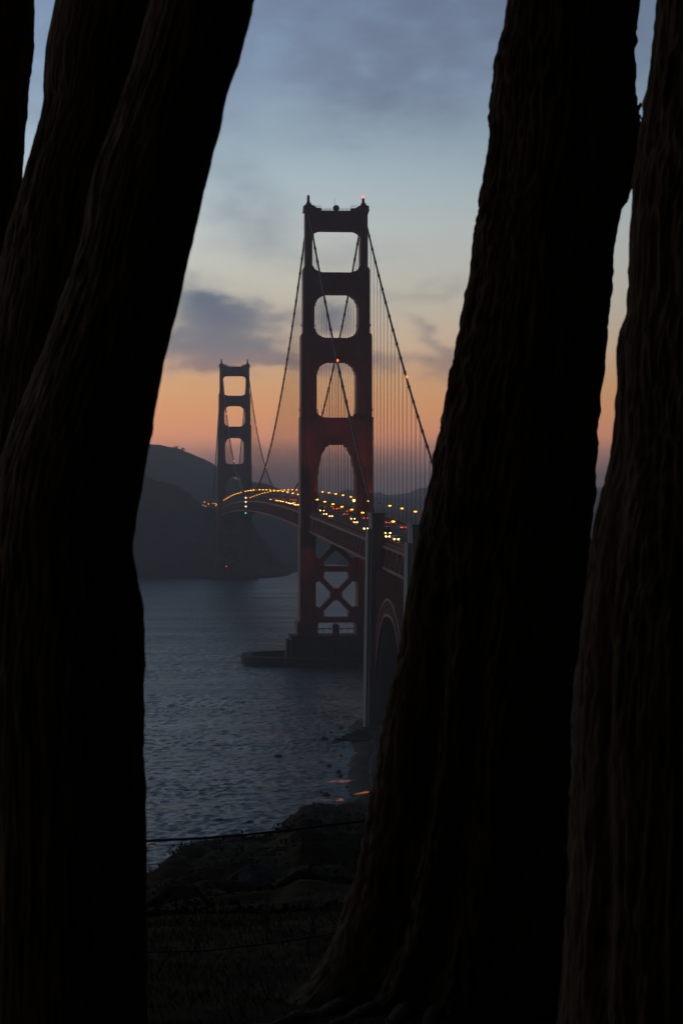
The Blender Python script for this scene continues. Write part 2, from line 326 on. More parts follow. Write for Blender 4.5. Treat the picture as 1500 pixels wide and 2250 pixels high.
# ---------------------------------------------------------------- water
def water_mat():
    m = bpy.data.materials.new('bay_water'); m.use_nodes = True; t = m.node_tree; p = t.nodes['Principled BSDF']
    p.inputs['Base Color'].default_value = (.002,.020,.032,1); p.inputs['Roughness'].default_value = .12; p.inputs['IOR'].default_value = 1.333
    g = t.nodes.new('ShaderNodeNewGeometry'); mp = t.nodes.new('ShaderNodeMapping'); mp.inputs['Scale'].default_value = (1,2.2,1); mp.inputs['Rotation'].default_value = (0,0,.12); t.links.new(g.outputs['Position'], mp.inputs[0])
    n = t.nodes.new('ShaderNodeTexNoise'); n.inputs['Scale'].default_value = .62; n.inputs['Detail'].default_value = 7; n.inputs['Roughness'].default_value = .66; t.links.new(mp.outputs[0], n.inputs['Vector'])
    n0 = t.nodes.new('ShaderNodeTexNoise'); n0.inputs['Scale'].default_value = .012; n0.inputs['Detail'].default_value = 4; t.links.new(mp.outputs[0], n0.inputs['Vector'])
    b = t.nodes.new('ShaderNodeBump'); b.inputs['Distance'].default_value = .8; t.links.new(n0.outputs['Fac'], b.inputs['Strength']); t.links.new(n.outputs['Fac'], b.inputs['Height']); t.links.new(b.outputs[0], p.inputs['Normal'])
    gs = t.nodes.new('ShaderNodeSeparateXYZ'); t.links.new(g.outputs['Position'], gs.inputs[0])
    rr = t.nodes.new('ShaderNodeMapRange'); rr.inputs[1].default_value = 500; rr.inputs[2].default_value = 1600; rr.inputs[3].default_value = .16; rr.inputs[4].default_value = .36; t.links.new(gs.outputs[1], rr.inputs[0]); mw = t.nodes.new('ShaderNodeMapping'); mw.inputs['Scale'].default_value = (.006,.022,1); t.links.new(g.outputs['Position'], mw.inputs[0])
    nw = t.nodes.new('ShaderNodeTexNoise'); nw.inputs['Scale'].default_value = 1; nw.inputs['Detail'].default_value = 5; nw.inputs['Roughness'].default_value = .6; t.links.new(mw.outputs[0], nw.inputs['Vector'])
    mm = t.nodes.new('ShaderNodeMapRange'); mm.inputs[1].default_value = .35; mm.inputs[2].default_value = .68; mm.inputs[3].default_value = -.05; mm.inputs[4].default_value = .06; t.links.new(nw.outputs['Fac'], mm.inputs[0])
    ra = t.nodes.new('ShaderNodeMath'); ra.operation = 'ADD'; t.links.new(rr.outputs[0], ra.inputs[0]); t.links.new(mm.outputs[0], ra.inputs[1]); t.links.new(ra.outputs[0], p.inputs['Roughness'])
    # foam: only in the shallows, from a stored mask broken by noise
    at_ = t.nodes.new('ShaderNodeAttribute'); at_.attribute_name = 'shallow'
    nf = t.nodes.new('ShaderNodeTexNoise'); nf.inputs['Scale'].default_value = .16; nf.inputs['Detail'].default_value = 8; nf.inputs['Roughness'].default_value = .72; nf.inputs['Distortion'].default_value = .6; t.links.new(mp.outputs[0], nf.inputs['Vector'])
    ma = t.nodes.new('ShaderNodeMath'); ma.operation = 'ADD'; t.links.new(nf.outputs['Fac'], ma.inputs[0]); t.links.new(at_.outputs['Fac'], ma.inputs[1])
    mr = t.nodes.new('ShaderNodeMapRange'); mr.inputs[1].default_value = .98; mr.inputs[2].default_value = 1.12; t.links.new(ma.outputs[0], mr.inputs[0])
    fo = t.nodes.new('ShaderNodeBsdfDiffuse'); fo.inputs[0].default_value = (.75,.78,.82,1)
    ms = t.nodes.new('ShaderNodeMixShader'); t.links.new(mr.outputs[0], ms.inputs[0]); t.links.new(p.outputs[0], ms.inputs[1]); t.links.new(fo.outputs[0], ms.inputs[2])
    t.links.new(ms.outputs[0], t.nodes['Material Output'].inputs[0])
    return m
wx = np.concatenate([[-30000,-12000,-5000,-2500,-1400,-900,-600,-450], np.arange(-340,-130,3.0), np.arange(-130,60,1.1), np.arange(60,400,12), [600,1000,2000,5000,12000,30000]])
wy = np.concatenate([[-3000,-1000,-200,50,150,230], 290*np.exp(np.linspace(0, math.log(2800/290), 1150)), [3000,3400,4000,5000,7000,10000,16000,30000]])
WX, WY = np.meshgrid(wx, wy)
fade = np.clip((WX+420)/120, 0, 1)*np.clip((320-WX)/100, 0, 1)*np.clip((WY-240)/60, 0, 1)*np.clip((2900-WY)/400, 0, 1)
c1, s1 = math.cos(.35), math.sin(.35); U = WX*c1+WY*s1; V = -WX*s1+WY*c1
WZ = (.18*fbm(U*.10, V*.2, 1, 2)+.28*fbm(U*.36, V*.95, 2, 2)+.26*vnoise(U*.85, V*1.9, 5))*(.85+.25*vnoise(U*.012, V*.03, 8))
WZ = WZ*fade*np.clip(1.0-.55*np.clip((WY-1000)/1500,0,1),.3,1)
wo_ = grid_obj('water', np.stack([WX, WY, WZ], -1), water_mat(), kind='structure')
dep = np.clip(1+land(WX, WY)/6.0*.9, 0, 1)*0
cd = WX-coast(WY)
sh = np.clip(1-(-cd)/26, 0, 1)*.47*np.clip((WY-430)/100,0,1)*np.clip((800-WY)/60,0,1)
sh = np.maximum(sh, np.where((cd > -9) & (WY > 560) & (WY < 780), .54, 0)*np.clip(1.1-np.abs(cd+2)/20, .6, 1))
wl = 2.5*vnoise(WY*.06, 0, 3)+1.2*vnoise(WY*.21, 0, 9)      # broken surf lines lying along the beach
surf = np.zeros_like(sh)
for o_, a_, w_ in ((1.5,.62,1.3),(7,.52,1.2),(14,.46,1.4)): surf = np.maximum(surf, a_*np.exp(-((cd+o_+wl)/w_)**2))
surf = np.maximum(surf, .66*np.exp(-((WX-2.5)/5.5)**2-((WY-724-.8*WX)/9)**2))
sh = np.maximum(sh, surf*((WY > 585) & (WY < 790)))
att = wo_.data.attributes.new('shallow', 'FLOAT', 'POINT'); att.data.foreach_set('value', sh.astype(np.float32).ravel())

# ---------------------------------------------------------------- hills
def hill(name, ridge, Dr, Df, Db, x0, x1, nx, amp, mat, expo=.7, fs=.01, seed=0, **k):
    px = np.linspace(x0, x1, nx); yr = interp(px, ridge)
    zr = CZ+(HY-yr)*Dr/F
    v = np.concatenate([np.linspace(0, 1, 60), 1+np.linspace(0, 1, 26)[1:]])
    PX, VV = np.meshgrid(px, v); ZR = np.broadcast_to(zr, PX.shape)
    X = (PX-CX)*Dr/F
    front = X*.0+Df+fbm(X*.003, X*0, seed, 3)*(Dr-Df)*.12*np.ones_like(X)
    Y = np.where(VV <= 1, front+(Dr-front)*VV, Dr+(Db-Dr)*(VV-1))
    sh_ = np.where(VV <= 1, np.clip(VV, 0, 1)**expo, 1-(VV-1)**1.4)
    Z = -4+(ZR+4)*sh_
    Z = Z+fbm(X*fs, Y*fs, seed, 5)*amp*np.clip(sh_*(1-np.where(VV<=1,VV,1)**6)*1.6, 0, 1)*np.clip(ZR/30, 0, 1)
    Z = Z+fbm(X*fs*6, Y*fs*6, seed+4, 3)*amp*.09*np.clip(ZR/30,0,1)
    return grid_obj(name, np.stack([X, Y, Z], -1), mat, kind='structure', **k)
hill('headland', [(-300,960),(100,1000),(250,1022),(315,1046),(360,1057),(400,1073),(430,1098),(450,1113),(500,1124),(540,1140),(565,1166),(590,1202),(620,1236),(650,1250),(700,1262),(760,1268)],
     2720, 2442, 3000, -300, 760, 340, 27, MAT['hill'], .62, .012, 3)
hill('hill', [(-400,930),(200,962),(325,975),(345,976),(365,981),(390,985),(430,1000),(450,1009),(470,1021),(500,1042),(530,1062),(560,1100),(590,1140),(620,1180),(650,1215)],
     4400, 3300, 5200, -400, 650, 240, 22, MAT['hill'], .75, .006, 8)
hill('hill', [(480,1052),(520,1054),(550,1057),(585,1063),(610,1073),(640,1089),(670,1098),(720,1101),(780,1108),(860,1118),(950,1135)],
     4600, 3050, 5400, 480, 950, 160, 14, MAT['farhill'], .8, .004, 12)
hill('hill', [(560,1096),(640,1090),(692,1082),(730,1086),(754,1095),(790,1098),(816,1092),(865,1094),(925,1097),(1000,1092),(1250,1092),(1500,1096),(1900,1090)],
     6800, 3300, 8200, 500, 1900, 200, 12, MAT['farhill'], .8, .003, 15)
hill('hill', [(500,1090),(700,1088),(740,1085),(756,1076),(775,1077),(800,1087),(816,1086),(832,1080),(850,1088),(867,1087),(898,1083),(917,1074),(942,1070),(1100,1066),(1310,1071),(1500,1075),(1900,1070)],
     9500, 7000, 11000, 400, 1900, 240, 8, MAT['farhill'], .8, .002, 19)

# ---------------------------------------------------------------- the bridge
SX, SY = (737.5-CX)*1140/F, 1140.0
ANG = math.atan2(110.0, 1275.0); ca, sa = math.cos(ANG), math.sin(ANG)
def P(s, off, z=0): return (SX+off*ca-s*sa, SY+off*sa+s*ca, z)
def deck(s):
    if s < 0: return 73.3+.0245*s
    if s <= 1280: return 73.3+.02453*s-1.782e-5*s*s
    return 75.5-.0211*(s-1280)
bridge = empty('suspension_bridge', (SX, SY, 0), ANG, label='long orange-red suspension bridge with two portal towers crossing the strait', cat='bridge')
OR = MAT['orange']
STG = [(13,20,9.5,19.9,10.6),(20,66,10.5,18.4,9.2),(66,121,9.4,18.0,8.2),(121,162.5,9.9,17.6,7.4),(162.5,195.4,10.9,16.6,6.3),(195.4,223.5,11.9,15.6,5.3)]
def tower(s0, near):
    for sd in (-1, 1):
        m = MB()
        for i, (z0, z1, a, b, d) in enumerate(STG):
            xa, xb = sorted((sd*a, sd*b))
            zz0 = z0 if i == 0 else z0+.7
            m.box(xa+.35, xb-.35, s0-d+.5, s0+d-.5, z0, z1+.01*i)
            m.box(xa, xb, s0-d+1.4, s0+d-1.4, zz0-.3, z1-.7)
            # vertical flutes on the faces that look along the roadway
            w = (xb-xa); nf = 4
            for k in range(nf):
                cx = xa+.9+(w-1.8)*(k+.5)/nf; hw = (w-1.8)/nf*.33
                m.box(cx-hw, cx+hw, s0-d, s0+d, zz0+.6, z1-1.3)
            if i: m.box(xa-.45, xb+.45, s0-d-.2, s0+d+.2, z0-1.3, z0+.25)
        leg = m.build('tower_leg', OR, bridge)
        # saddle housing and pinnacle
        cx = sd*13.7
        h = MB().frus((cx,s0,223.5),(2.5,6.2,0),(cx,s0,226.3),(2.3,5.6,0))
        h.frus((cx,s0,226.3),(1.7,3.4,0),(cx,s0,228.0),(1.05,1.6,0))
        h.lathe((cx,s0,228.0),[(1.0,0),(.72,.8),(.66,2.3),(.85,2.35),(.85,2.55)],10)
        h.box(cx+sd*2.1-.5, cx+sd*2.1+.5, s0-1.0, s0+1.0, 223.0, 226.4)
        hs = h.build('saddle_housing', OR, leg)
        MB().lathe((cx,s0,230.55),[(.6,0),(.62,1.0),(.45,1.3),(.1,1.45)],10).build('beacon_lamp', MAT['beacon'] if (near and sd > 0) else MAT['glass'], leg, smooth=True)
    def haunch(m, xi, z, hx, hz, up, d):
        sg = 1 if up else -1
        for sd in (-1, 1):
            p = [(xi+.3,0),(xi+.3,hz),(xi-.10*hx,hz),(xi-.10*hx,hz*.80),(xi-.22*hx,hz*.62),(xi-.30*hx,hz*.5),(xi-.30*hx,hz*.42),(xi-.55*hx,hz*.24),(xi-.72*hx,hz*.17),(xi-.72*hx,hz*.09),(xi-hx,hz*.07),(xi-hx,0)]
            pp = [(sd*x, z+sg*q) for x, q in p]
            if sd*sg > 0: pp = pp[::-1]
            m.prism(pp, s0-d, s0+d)
    def strut(z0, z1, inner, dn, up, d):
        m = MB().box(-inner-.2, inner+.2, s0-d, s0+d, z0, z1)
        n = 13
        for k in range(n):        # raised vertical ribs of the portal panel
            cx = -inner+1.2+(2*inner-2.4)*(k+.5)/n
            m.box(cx-.28, cx+.28, s0-d-.35, s0+d+.35, z0+1.6, z1-1.4)
        m.box(-inner, inner, s0-d-.5, s0+d+.5, z0+.25, z0+1.1); m.box(-inner, inner, s0-d-.5, s0+d+.5, z1-1.0, z1-.2)
        if dn: haunch(m, inner if len(dn) < 3 else dn[2], z0, dn[0], dn[1], False, d-.3)
        if up: haunch(m, inner if len(up) < 3 else up[2], z1, up[0], up[1], True, d-.3)
        return m
    m = strut(214.0, 223.9, 11.9, (3.4,2.6), None, 3.6)
    for sd in (-1, 1):
        m.prism([(sd*x, z) for x, z in ([(11.4,223.8),(7.4,223.8),(7.4,225.1),(9.6,225.3),(11.4,226.4)] if sd < 0 else [(11.4,223.8),(11.4,226.4),(9.6,225.3),(7.4,225.1),(7.4,223.8)])], s0-3.2, s0+3.2)
    top = m.build('portal_strut', OR, bridge)
    rl = MB()
    for yy in (-3.1, 3.1):
        for x0, x1, zz in ((-11,-7.5,225.4),(-7.2,7.2,223.9),(7.5,11,225.4)):
            k = max(2, int((x1-x0)/2)+1)
            for q in range(k):
                x = x0+(x1-x0)*q/(k-1); rl.box(x-.06, x+.06, s0+yy-.06, s0+yy+.06, zz, zz+1.2)
            for hh in (.6, 1.15): rl.box(x0, x1, s0+yy-.05, s0+yy+.05, zz+hh, zz+hh+.09)
    rl.build('walkway_railing', MAT['pole'], top)
    if near:
        MB().ball((.1, s0-1, 225.4), 1.62, 20, 14).build('beacon_ball', MAT['cable'], top, smooth=True)
        MB().tube([(-.6,s0-1,223.9),(-.6,s0-1,230.5)], .06, 5).build('antenna', MAT['pole'], top)
    strut(182.4, 193.2, 11.3, (5.2,6.0,10.95), (4.6,3.2,11.95), 4.2).build('portal_strut', OR, bridge)
    strut(148.6, 160.6, 10.2, (5.0,6.0,9.95), (5.0,4.4,10.95), 4.9).build('portal_strut', OR, bridge)
    strut(107.6, 121.0, 9.7, (5.2,14.5,9.45), (4.2,2.6,9.95), 5.6).build('portal_strut', OR, bridge)
    # small service platforms on the faces of the shafts
    for z, xi, xo in ((166.8,10.9,16.6),(124.5,9.9,17.6)):
        for sd in (-1, 1):
            pf = MB(); x0, x1 = sorted((sd*(xo-.2), sd*(xo+.8))); x = sd*(xo+.65)
            pf.box(x0, x1, s0-1.5, s0+1.5, z, z+.25).box(x-.07, x+.07, s0-1.5, s0+1.5, z+.2, z+1.2)
            pf.build('service_platform', OR, bridge)
            pf = MB(); x0, x1 = sorted((sd*(xi-.9), sd*(xi+.2))); x = sd*(xi-.9)
            for q in range(3): pf.box(x0, x1, s0-1.5, s0+1.5, z-q*3.4, z-q*3.4+.22)
            pf.box(x-.07, x+.07, s0-.5, s0+.5, z-6.8, z+1.1)
            pf.build('service_ladder', OR, bridge)
    # bracing under the deck
    for (zc, hz, zt) in ((57.6,11.0,0),(33.2,11.0,0)):
        b = MB()
        for sd in (-1, 1):
            b.beam((-10.6*sd, s0, zc-hz), (10.6*sd, s0, zc+hz), 7.0+.1*sd, 2.5)
        b.prism([(-2.9,zc-1.3),(-1.3,zc-3),(1.3,zc-3),(2.9,zc-1.3),(2.9,zc+1.3),(1.3,zc+3),(-1.3,zc+3),(-2.9,zc+1.3)][::-1], s0-3.7, s0+3.7)
        for sd in (-1, 1):
            for zz, sg in ((zc-hz,1),(zc+hz,-1)):
                q = [(sd*10.7,zz-sg*1),(sd*6.0,zz-sg*1),(sd*6.0,zz+sg*1.8),(sd*9.3,zz+sg*5.0),(sd*10.7,zz+sg*5.0)]
                if sd*sg > 0: q = q[::-1]
                b.prism(q, s0-3.3, s0+3.3)
        b.build('cross_bracing', OR, bridge)
    for z0, z1 in ((44.4,47.2),(19.2,22.0)):
        MB().box(-10.6,10.6,s0-3.9,s0+3.9,z0,z1).build('cross_strut', OR, bridge)
    # concrete pier
    p = MB()
    p.frus((0,s0,-8),(24.5,14.5,0),(0,s0,12.2),(22.6,12.8,0)).box(-23,23,s0-13.1,s0+13.1,12.2,13)
    for sd in (-1, 1):
        p.frus((sd*23.4,s0,-8),(2.4,8,0),(sd*22.6,s0,11),(2,7,0))
    for x in (-17,-8,0,8,17): p.frus((x,s0-13.9,-8),(1.6,1.6,0),(x,s0-12.6,11),(1.3,1.2,0))
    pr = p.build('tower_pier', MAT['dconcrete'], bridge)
    q = MB().box(-9,9,s0-1.2,s0+1.2,15.8,16.15)
    for x in range(-9,10,3): q.box(x-.08,x+.08,s0-1.1,s0-.95,13,17.1)
    q.box(-1.6,1.6,s0-2,s0+2,13,17.6); q.frus((0,s0,17.6),(1.8,2.2,0),(0,s0,18.6),(.4,.5,0))
    q.build('pier_walkway', OR, pr)
tower(0, True); tower(1279.7, False)
# oval fender wall round the nearer pier
n = 96; cy0 = -9.0
def sup(a, A, B): c, s_ = math.cos(a), math.sin(a); return (A*math.copysign(abs(c)**.72, c), cy0+B*math.copysign(abs(s_)**.72, s_))
fp = np.zeros((5, n, 3))
for k in range(n):
    a = 2*math.pi*k/n
    o1 = sup(a, 47.5, 33); o2 = sup(a, 42.5, 28)
    wv = .15*math.sin(k*1.7)
    fp[0,k] = (o1[0],o1[1],-8); fp[1,k] = (o1[0],o1[1],3.3); fp[2,k] = (o1[0]*.985,o1[1],4.1); fp[3,k] = (o2[0],o2[1],4.1+wv*0); fp[4,k] = (o2[0],o2[1],-8)
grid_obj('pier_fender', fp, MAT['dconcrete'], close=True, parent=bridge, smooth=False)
# concrete pylons at the end of the side span and beyond the fort arch
def pylon(s0, L_):
    for sd in (-1, 1):
        m = MB()
        h0 = deck(s0)
        x = sd*15.3
        m.frus((x+sd*.35,s0,-6),(3.3,L_*.5+.5,0),(x,s0,h0-1.5),(2.35,L_*.5,0))
        m.box(x-2.2, x+2.2, s0-L_*.5+.1, s0+L_*.5-.1, h0-1.5, h0+9.3)
        m.box(x-2.5, x+2.5, s0-L_*.5-.2, s0+L_*.5+.2, h0+9.3, h0+10.1)
        # outer pilaster that stops at the roadway
        xo = x+sd*2.5
        m.frus((xo+sd*.9,s0,-6),(1.0,L_*.36,0),(xo,s0,h0+4.6),(.85,L_*.36,0))
        for k in (-.25, .25): m.box(x-1.9 if sd > 0 else x-1.9, x+1.9, s0+k*L_-.5, s0+k*L_+.5, h0-1.4, h0+8.6)
        for k in range(3):
            cx = x-1.4+1.4*k; m.box(cx-.35, cx+.35, s0-L_*.5-.18, s0+L_*.5+.18, h0-30, h0+8.4)
        m.build('concrete_pylon', MAT['concrete'], bridge)
    m = MB()
    m.box(-13.6, 13.6, s0-L_*.3, s0+L_*.3, -4, deck(s0)-9.6)
    m.build('pylon_cross_wall', MAT['concrete'], bridge)
pylon(-351, 13); pylon(-469, 13)
# deck: slab, trusses, rails
S0, S1 = -700, 1760
ss = np.arange(S0, S1+1, 7.62)
def rib(pts_of_s, name, mat, smooth=False, sarr=ss):   # sweep a closed cross-section along the deck
    Pp = np.array([[(x, s, deck(s)+z) for x, z in pts_of_s] for s in sarr])
    o = grid_obj(name, Pp, mat, close=True, parent=bridge, smooth=smooth); return o
slab = rib([(-13.2,0),(-9.7,.02),(9.7,.02),(13.2,0),(13.2,-.9),(-13.2,-.9)][::-1], 'road_deck', MAT['asphalt'])
for sd in (-1, 1):
    w = rib([(sd*9.8,.03),(sd*9.8,.28),(sd*13.3,.28),(sd*13.3,-.05)][::(-1 if sd < 0 else 1)], 'sidewalk', MAT['walk'])
mk = MB()
for x in (-6.4,-3.2,3.2,6.4):
    for s in np.arange(-640, 1600, 14.6): 
        mk.poly([(x-.09,s,deck(s)+.05),(x+.09,s,deck(s)+.05),(x+.09,s+4,deck(s+4)+.05),(x-.09,s+4,deck(s+4)+.05)], [(0,1,2,3)])
for i in range(len(ss)-1):
    a, b = ss[i], ss[i+1]
    for x in (-.25, .25): mk.poly([(x-.08,a,deck(a)+.05),(x+.08,a,deck(a)+.05),(x+.08,b,deck(b)+.05),(x-.08,b,deck(b)+.05)], [(0,1,2,3)])
mk.build('lane_marking', MAT['paintw'], bridge)
for sd in (-1, 1):
    t = MB(); x = sd*13.7
    for i in range(len(ss)-1):
        a, b = ss[i], ss[i+1]; za, zb = deck(a), deck(b)
        if -462 < a < -344 or a < -449: 
            pass
        t.beam((x,a,za-1.0),(x,b,zb-1.0), .9, .95); t.beam((x,a,za-8.4),(x,b,zb-8.4), .9, .95)
        t.beam((x,a,za-1),(x,a,za-8.4), .55, .6)
        if i % 2: t.beam((x,a,za-1.2),(x,b,zb-8.2), .5, .55)
        else: t.beam((x,a,za-8.2),(x,b,zb-1.2), .5, .55)
    t.build('stiffening_truss', OR, bridge)
    r = MB(); x = sd*13.35
    for i in range(len(ss)-1):
        a, b = ss[i], ss[i+1]; za, zb = deck(a)+.28, deck(b)+.28
        r.beam((x,a,za+1.2),(x,b,zb+1.2), .14, .16); r.beam((x,a,za+.15),(x,b,zb+.15), .1, .1)
        for q in range(12):
            f = q/12; s = a+(b-a)*f; z = za+(zb-za)*f; w = .16 if q % 6 == 0 else .05
            r.box(x-w/2, x+w/2, s-w/2, s+w/2, z, z+1.2)
    r.build('railing', OR, bridge)
u = MB()
for i in range(len(ss)-1):
    a, b = ss[i], ss[i+1]; za, zb = deck(a), deck(b)
    u.box(-13.3, 13.3, a-.3, a+.3, za-2.6, za-.92)
    u.box(-13.3, 13.3, a-.25, a+.25, za-8.7, za-8.1)
    if i % 2: u.beam((-13.4,a,za-8.4),(13.4,b,zb-8.4), .5, .5)
    else: u.beam((13.4,a,za-8.4),(-13.4,b,zb-8.4), .5, .5)
u.build('floor_beams', OR, bridge)
# cables
ZT = 224.6
def zcab(s):
    if s < 0: f = -s/343; return ZT+(deck(-343)+2-ZT)*f-4*7.5*f*(1-f)
    if s <= 1279.7: return 84.6+(ZT-84.6)*((s-639.85)/639.85)**2
    f = (s-1279.7)/343; return ZT+(deck(1622)+2-ZT)*f-4*7.5*f*(1-f)
cs = sorted(set(list(np.arange(-343, 1623, 5.0))+[0, 1279.7, 1622.7]))
for sd in (-1, 1):
    x = sd*13.7
    c = MB().tube([(x,s,zcab(s)) for s in cs], .46, 8)
    for s in np.arange(-335, 1620, 15.24):      # cable bands
        if abs(s) < 6 or abs(s-1279.7) < 6: continue
        c.tube([(x,s-.7,zcab(s-.7)),(x,s+.7,zcab(s+.7))], .64, 8)
    cb = c.build('main_cable', MAT['cable'], bridge, smooth=False)
    h = MB()
    for o_ in (-.45, .45): h.tube([(x+o_,s,zcab(s)+1.25) for s in cs if abs(s) > 8 and s < 1272], .03, 3)
    # warning lamps clamped on the cables
    for s in ((-173, 190, 388, 947, 1131, 1513) if sd < 0 else (-190, 164, 390, 917, 1092)):
        z = zcab(s)+.9
        lm = MB().tube([(x,s,z-.9),(x,s,z)], .1, 5).ball((x,s,z+.25), .42, 8, 6)
        lm.build('cable_lamp', MAT['cabl'], cb, smooth=True)
# suspender ropes: the hundred that show largest are parts of their own
allr = []
for sd in (-1, 1):
    for k in range(-22, 107):
        s = 7.6+15.24*k
        if s < -338 or s > 1618 or abs(s) < 9 or abs(s-1279.7) < 9: continue
        if zcab(s)-deck(s) < 2: continue
        allr.append((s, sd))
allr.sort(key=lambda q: (q[0]+345))
rest = MB()
def rope(m, s, sd):
    x = sd*13.7; z0 = deck(s)-.8; z1 = zcab(s)
    for dx in (-.22, .22):
        for dy in (-.3, .3): m.tube([(x+dx,s+dy,z0),(x+dx,s+dy,z1)], .045, 4, cap=False)
for i, (s, sd) in enumerate(allr):
    if i < 100: m = MB(); rope(m, s, sd); m.build('suspender', MAT['cable'], bridge)
    else: rope(rest, s, sd)
rest.build('suspender', MAT['cable'], bridge, kind='stuff')
# steel arch between the pylons, with its columns
for sd in (-1, 1):
    x = sd*16.4 if sd < 0 else 13.0; a = MB()
    sa_ = np.linspace(-446, -358, 29)
    def zu(s): return 46.9-(abs(s+402)/34)**2.1*9.8
    def zl(s): return 41.8-(abs(s+402)/34)**2.6*12.0
    for i in range(28):
        s, t_ = sa_[i], sa_[i+1]
        a.beam((x,s,zu(s)),(x,t_,zu(t_)), .8, .8); a.beam((x,s,zl(s)),(x,t_,zl(t_)), .9, 1.0)
        a.beam((x,s,zu(s)),(x,s,zl(s)), .4, .4)
        a.beam((x,s,zl(s)),(x,t_,zu(t_)), .35, .35) if i >= 14 else a.beam((x,s,zu(s)),(x,t_,zl(t_)), .35, .35)
        if i % 2 == 0: a.beam((x,s,zu(s)),(x,s,deck(s)-8.4), .5, .6)
    a.build('steel_arch', OR, bridge)
v = MB()
for s in np.arange(-690, -480, 38):
    for x in (-12.6, 12.6):
        for o_ in (-3, 3): v.beam((x,s+o_*1.6,-2),(x,s+o_,deck(s)-8.4), 1.0, 1.0)
        for z in (10, 24, 38): v.beam((x,s-4.2,z),(x,s+4.2,z+6), .5, .5)
    for z in (12, 30, 48): v.beam((-12.6,s,z),(12.6,s,z), .6, .8)
v.build('viaduct_bent', OR, bridge)
# pale board and inspection platform by the nearer tower
zb = deck(-38)
MB().box(-14.75,-14.3,-38.6,-37.6,zb-10.2,zb-1.6).build('marker_board', MAT['whitep'], bridge)
g = MB(); zg = deck(60)
g.box(-14,-2,56,72,zg-13.2,zg-12.7)
for x in (-14,-8,-2):
    for s in (56,72): g.box(x-.12,x+.12,s-.12,s+.12,zg-13,zg-8.4)
g.box(-14,-2,55.9,56.05,zg-12,zg-11.8).box(-14.1,-13.9,56,72,zg-12,zg-11.8)
g.build('inspection_platform', OR, bridge)
# navigation lamps at midspan and at the far pier
for z in (83.6, 80.2, 76.6): MB().ball((-14.6, 681, z), .5, 8, 6).build('navigation_lamp', MAT['navw'], bridge, smooth=True)
MB().beam((-14.6,681,71.5),(-14.6,681,83.6), .1, .1).build('lamp_bracket', OR, bridge)
MB().ball((-14.6, 681, 71.4), .45, 8, 6).build('navigation_lamp', MAT['navg'], bridge, smooth=True, label='green navigation lamp below midspan')
MB().ball((-9, 1279.7-15.5, 13.6), .4, 8, 6).build('navigation_lamp', MAT['navr'], bridge, smooth=True, label='red navigation lamp on the farther pier')
# floodlights washing the feet of the tower shafts above the deck
for sd in (-1, 1):
    xi = sd*(9.4) if sd > 0 else -9.4
for (fx, fs_) in ((-9.0,-9.4),(16.9,-9.6)):
    MB().box(fx-.3,fx+.3,fs_-.3,fs_+.3,deck(0)+.3,deck(0)+.9).build('floodlight', MAT['pole'], bridge)

# ---------------------------------------------------------------- street lamps on the bridge
def make_lamp(lit):
    root = empty('street_lamp')
    MB().lathe((0,0,0),[(.2,0),(.2,.5),(.11,.6),(.07,6.6)],8).tube([(0,0,6.55),(.15,0,7.0),(.6,0,7.32),(1.4,0,7.42)],.06,6).build('post', MAT['pole'], root)
    hd = MB().ball((1.75,0,7.42), (.55,.24,.15), 12, 8).build('lamp_head', MAT['pole'], root, smooth=True)
    MB().ball((1.72,0,7.32), (.62,.34,.24), 10, 6).build('lamp_lens', MAT['sodium'] if lit else MAT['sodium_off'], hd, smooth=True)
    return root
def copy_tree(o, parent=None):
    c = o.copy(); C.objects.link(c)
    if parent: c.parent = parent
    for ch in list(o.children): copy_tree(ch, c)
    return c
def place(name_root, loc, rz, label, cat, group): 
    name_root.location = loc; name_root.rotation_euler = (0,0,rz); prop(name_root, label, cat, group); return name_root
lampA = make_lamp(True); lampOff = make_lamp(False); usedA = False
ORD = ['first','second','third','fourth','fifth','sixth','seventh','eighth','ninth','tenth','eleventh','twelfth','thirteenth','fourteenth','fifteenth','sixteenth','seventeenth','eighteenth','nineteenth','twentieth','twenty-first','twenty-second','twenty-third','twenty-fourth','twenty-fifth','twenty-sixth','twenty-seventh','twenty-eighth','twenty-ninth','thirtieth','thirty-first','thirty-second','thirty-third','thirty-fourth','thirty-fifth']
GL = 'sodium street lamps lining the bridge roadway'
spots = []
for side, st, n, sp in ((-1,-257,40,46.3),(1,-241,40,46.8)):
    a, b, m_, far = 0, 0, 0, 0
    for k in range(n):
        s = st+sp*k
        w = 'water side' if side < 0 else 'far side'
        if s < 0: a += 1; lab = f'{ORD[a-1]} lamp before the nearer tower, on the {"left" if side < 0 else "right"} side of the roadway'
        elif s < 1280: b += 1; lab = f'{ORD[b-1]} lamp past the nearer tower on the {"left" if side < 0 else "right"} side of the main span'
        else: far += 1; lab = f'{ORD[far-1]} lamp beyond the farther tower on the {"left" if side < 0 else "right"} side'
        if s > 1620: continue
        lit = not (side > 0 and k == 3)
        spots.append((s, side, lab, lit))
spots += [(-366, -1, 'roadway lamp seen just right of the first concrete pylon', True), (-416, -1, 'lowest roadway lamp on the left side, between the two concrete pylons', True), (-288, 1, 'lamp on the right side of the roadway hidden against the massive trunk edge', True)]
for s, side, lab, lit in spots:
    if not lit: o = lampOff; lab = 'unlit curved lamp post, fourth on the right side before the nearer tower'
    elif not usedA: o = lampA; usedA = True
    else: o = copy_tree(lampA)
    place(o, P(s, side*12.9, deck(s)+.28), ANG+(0 if side < 0 else math.pi), lab, 'street lamp', GL)
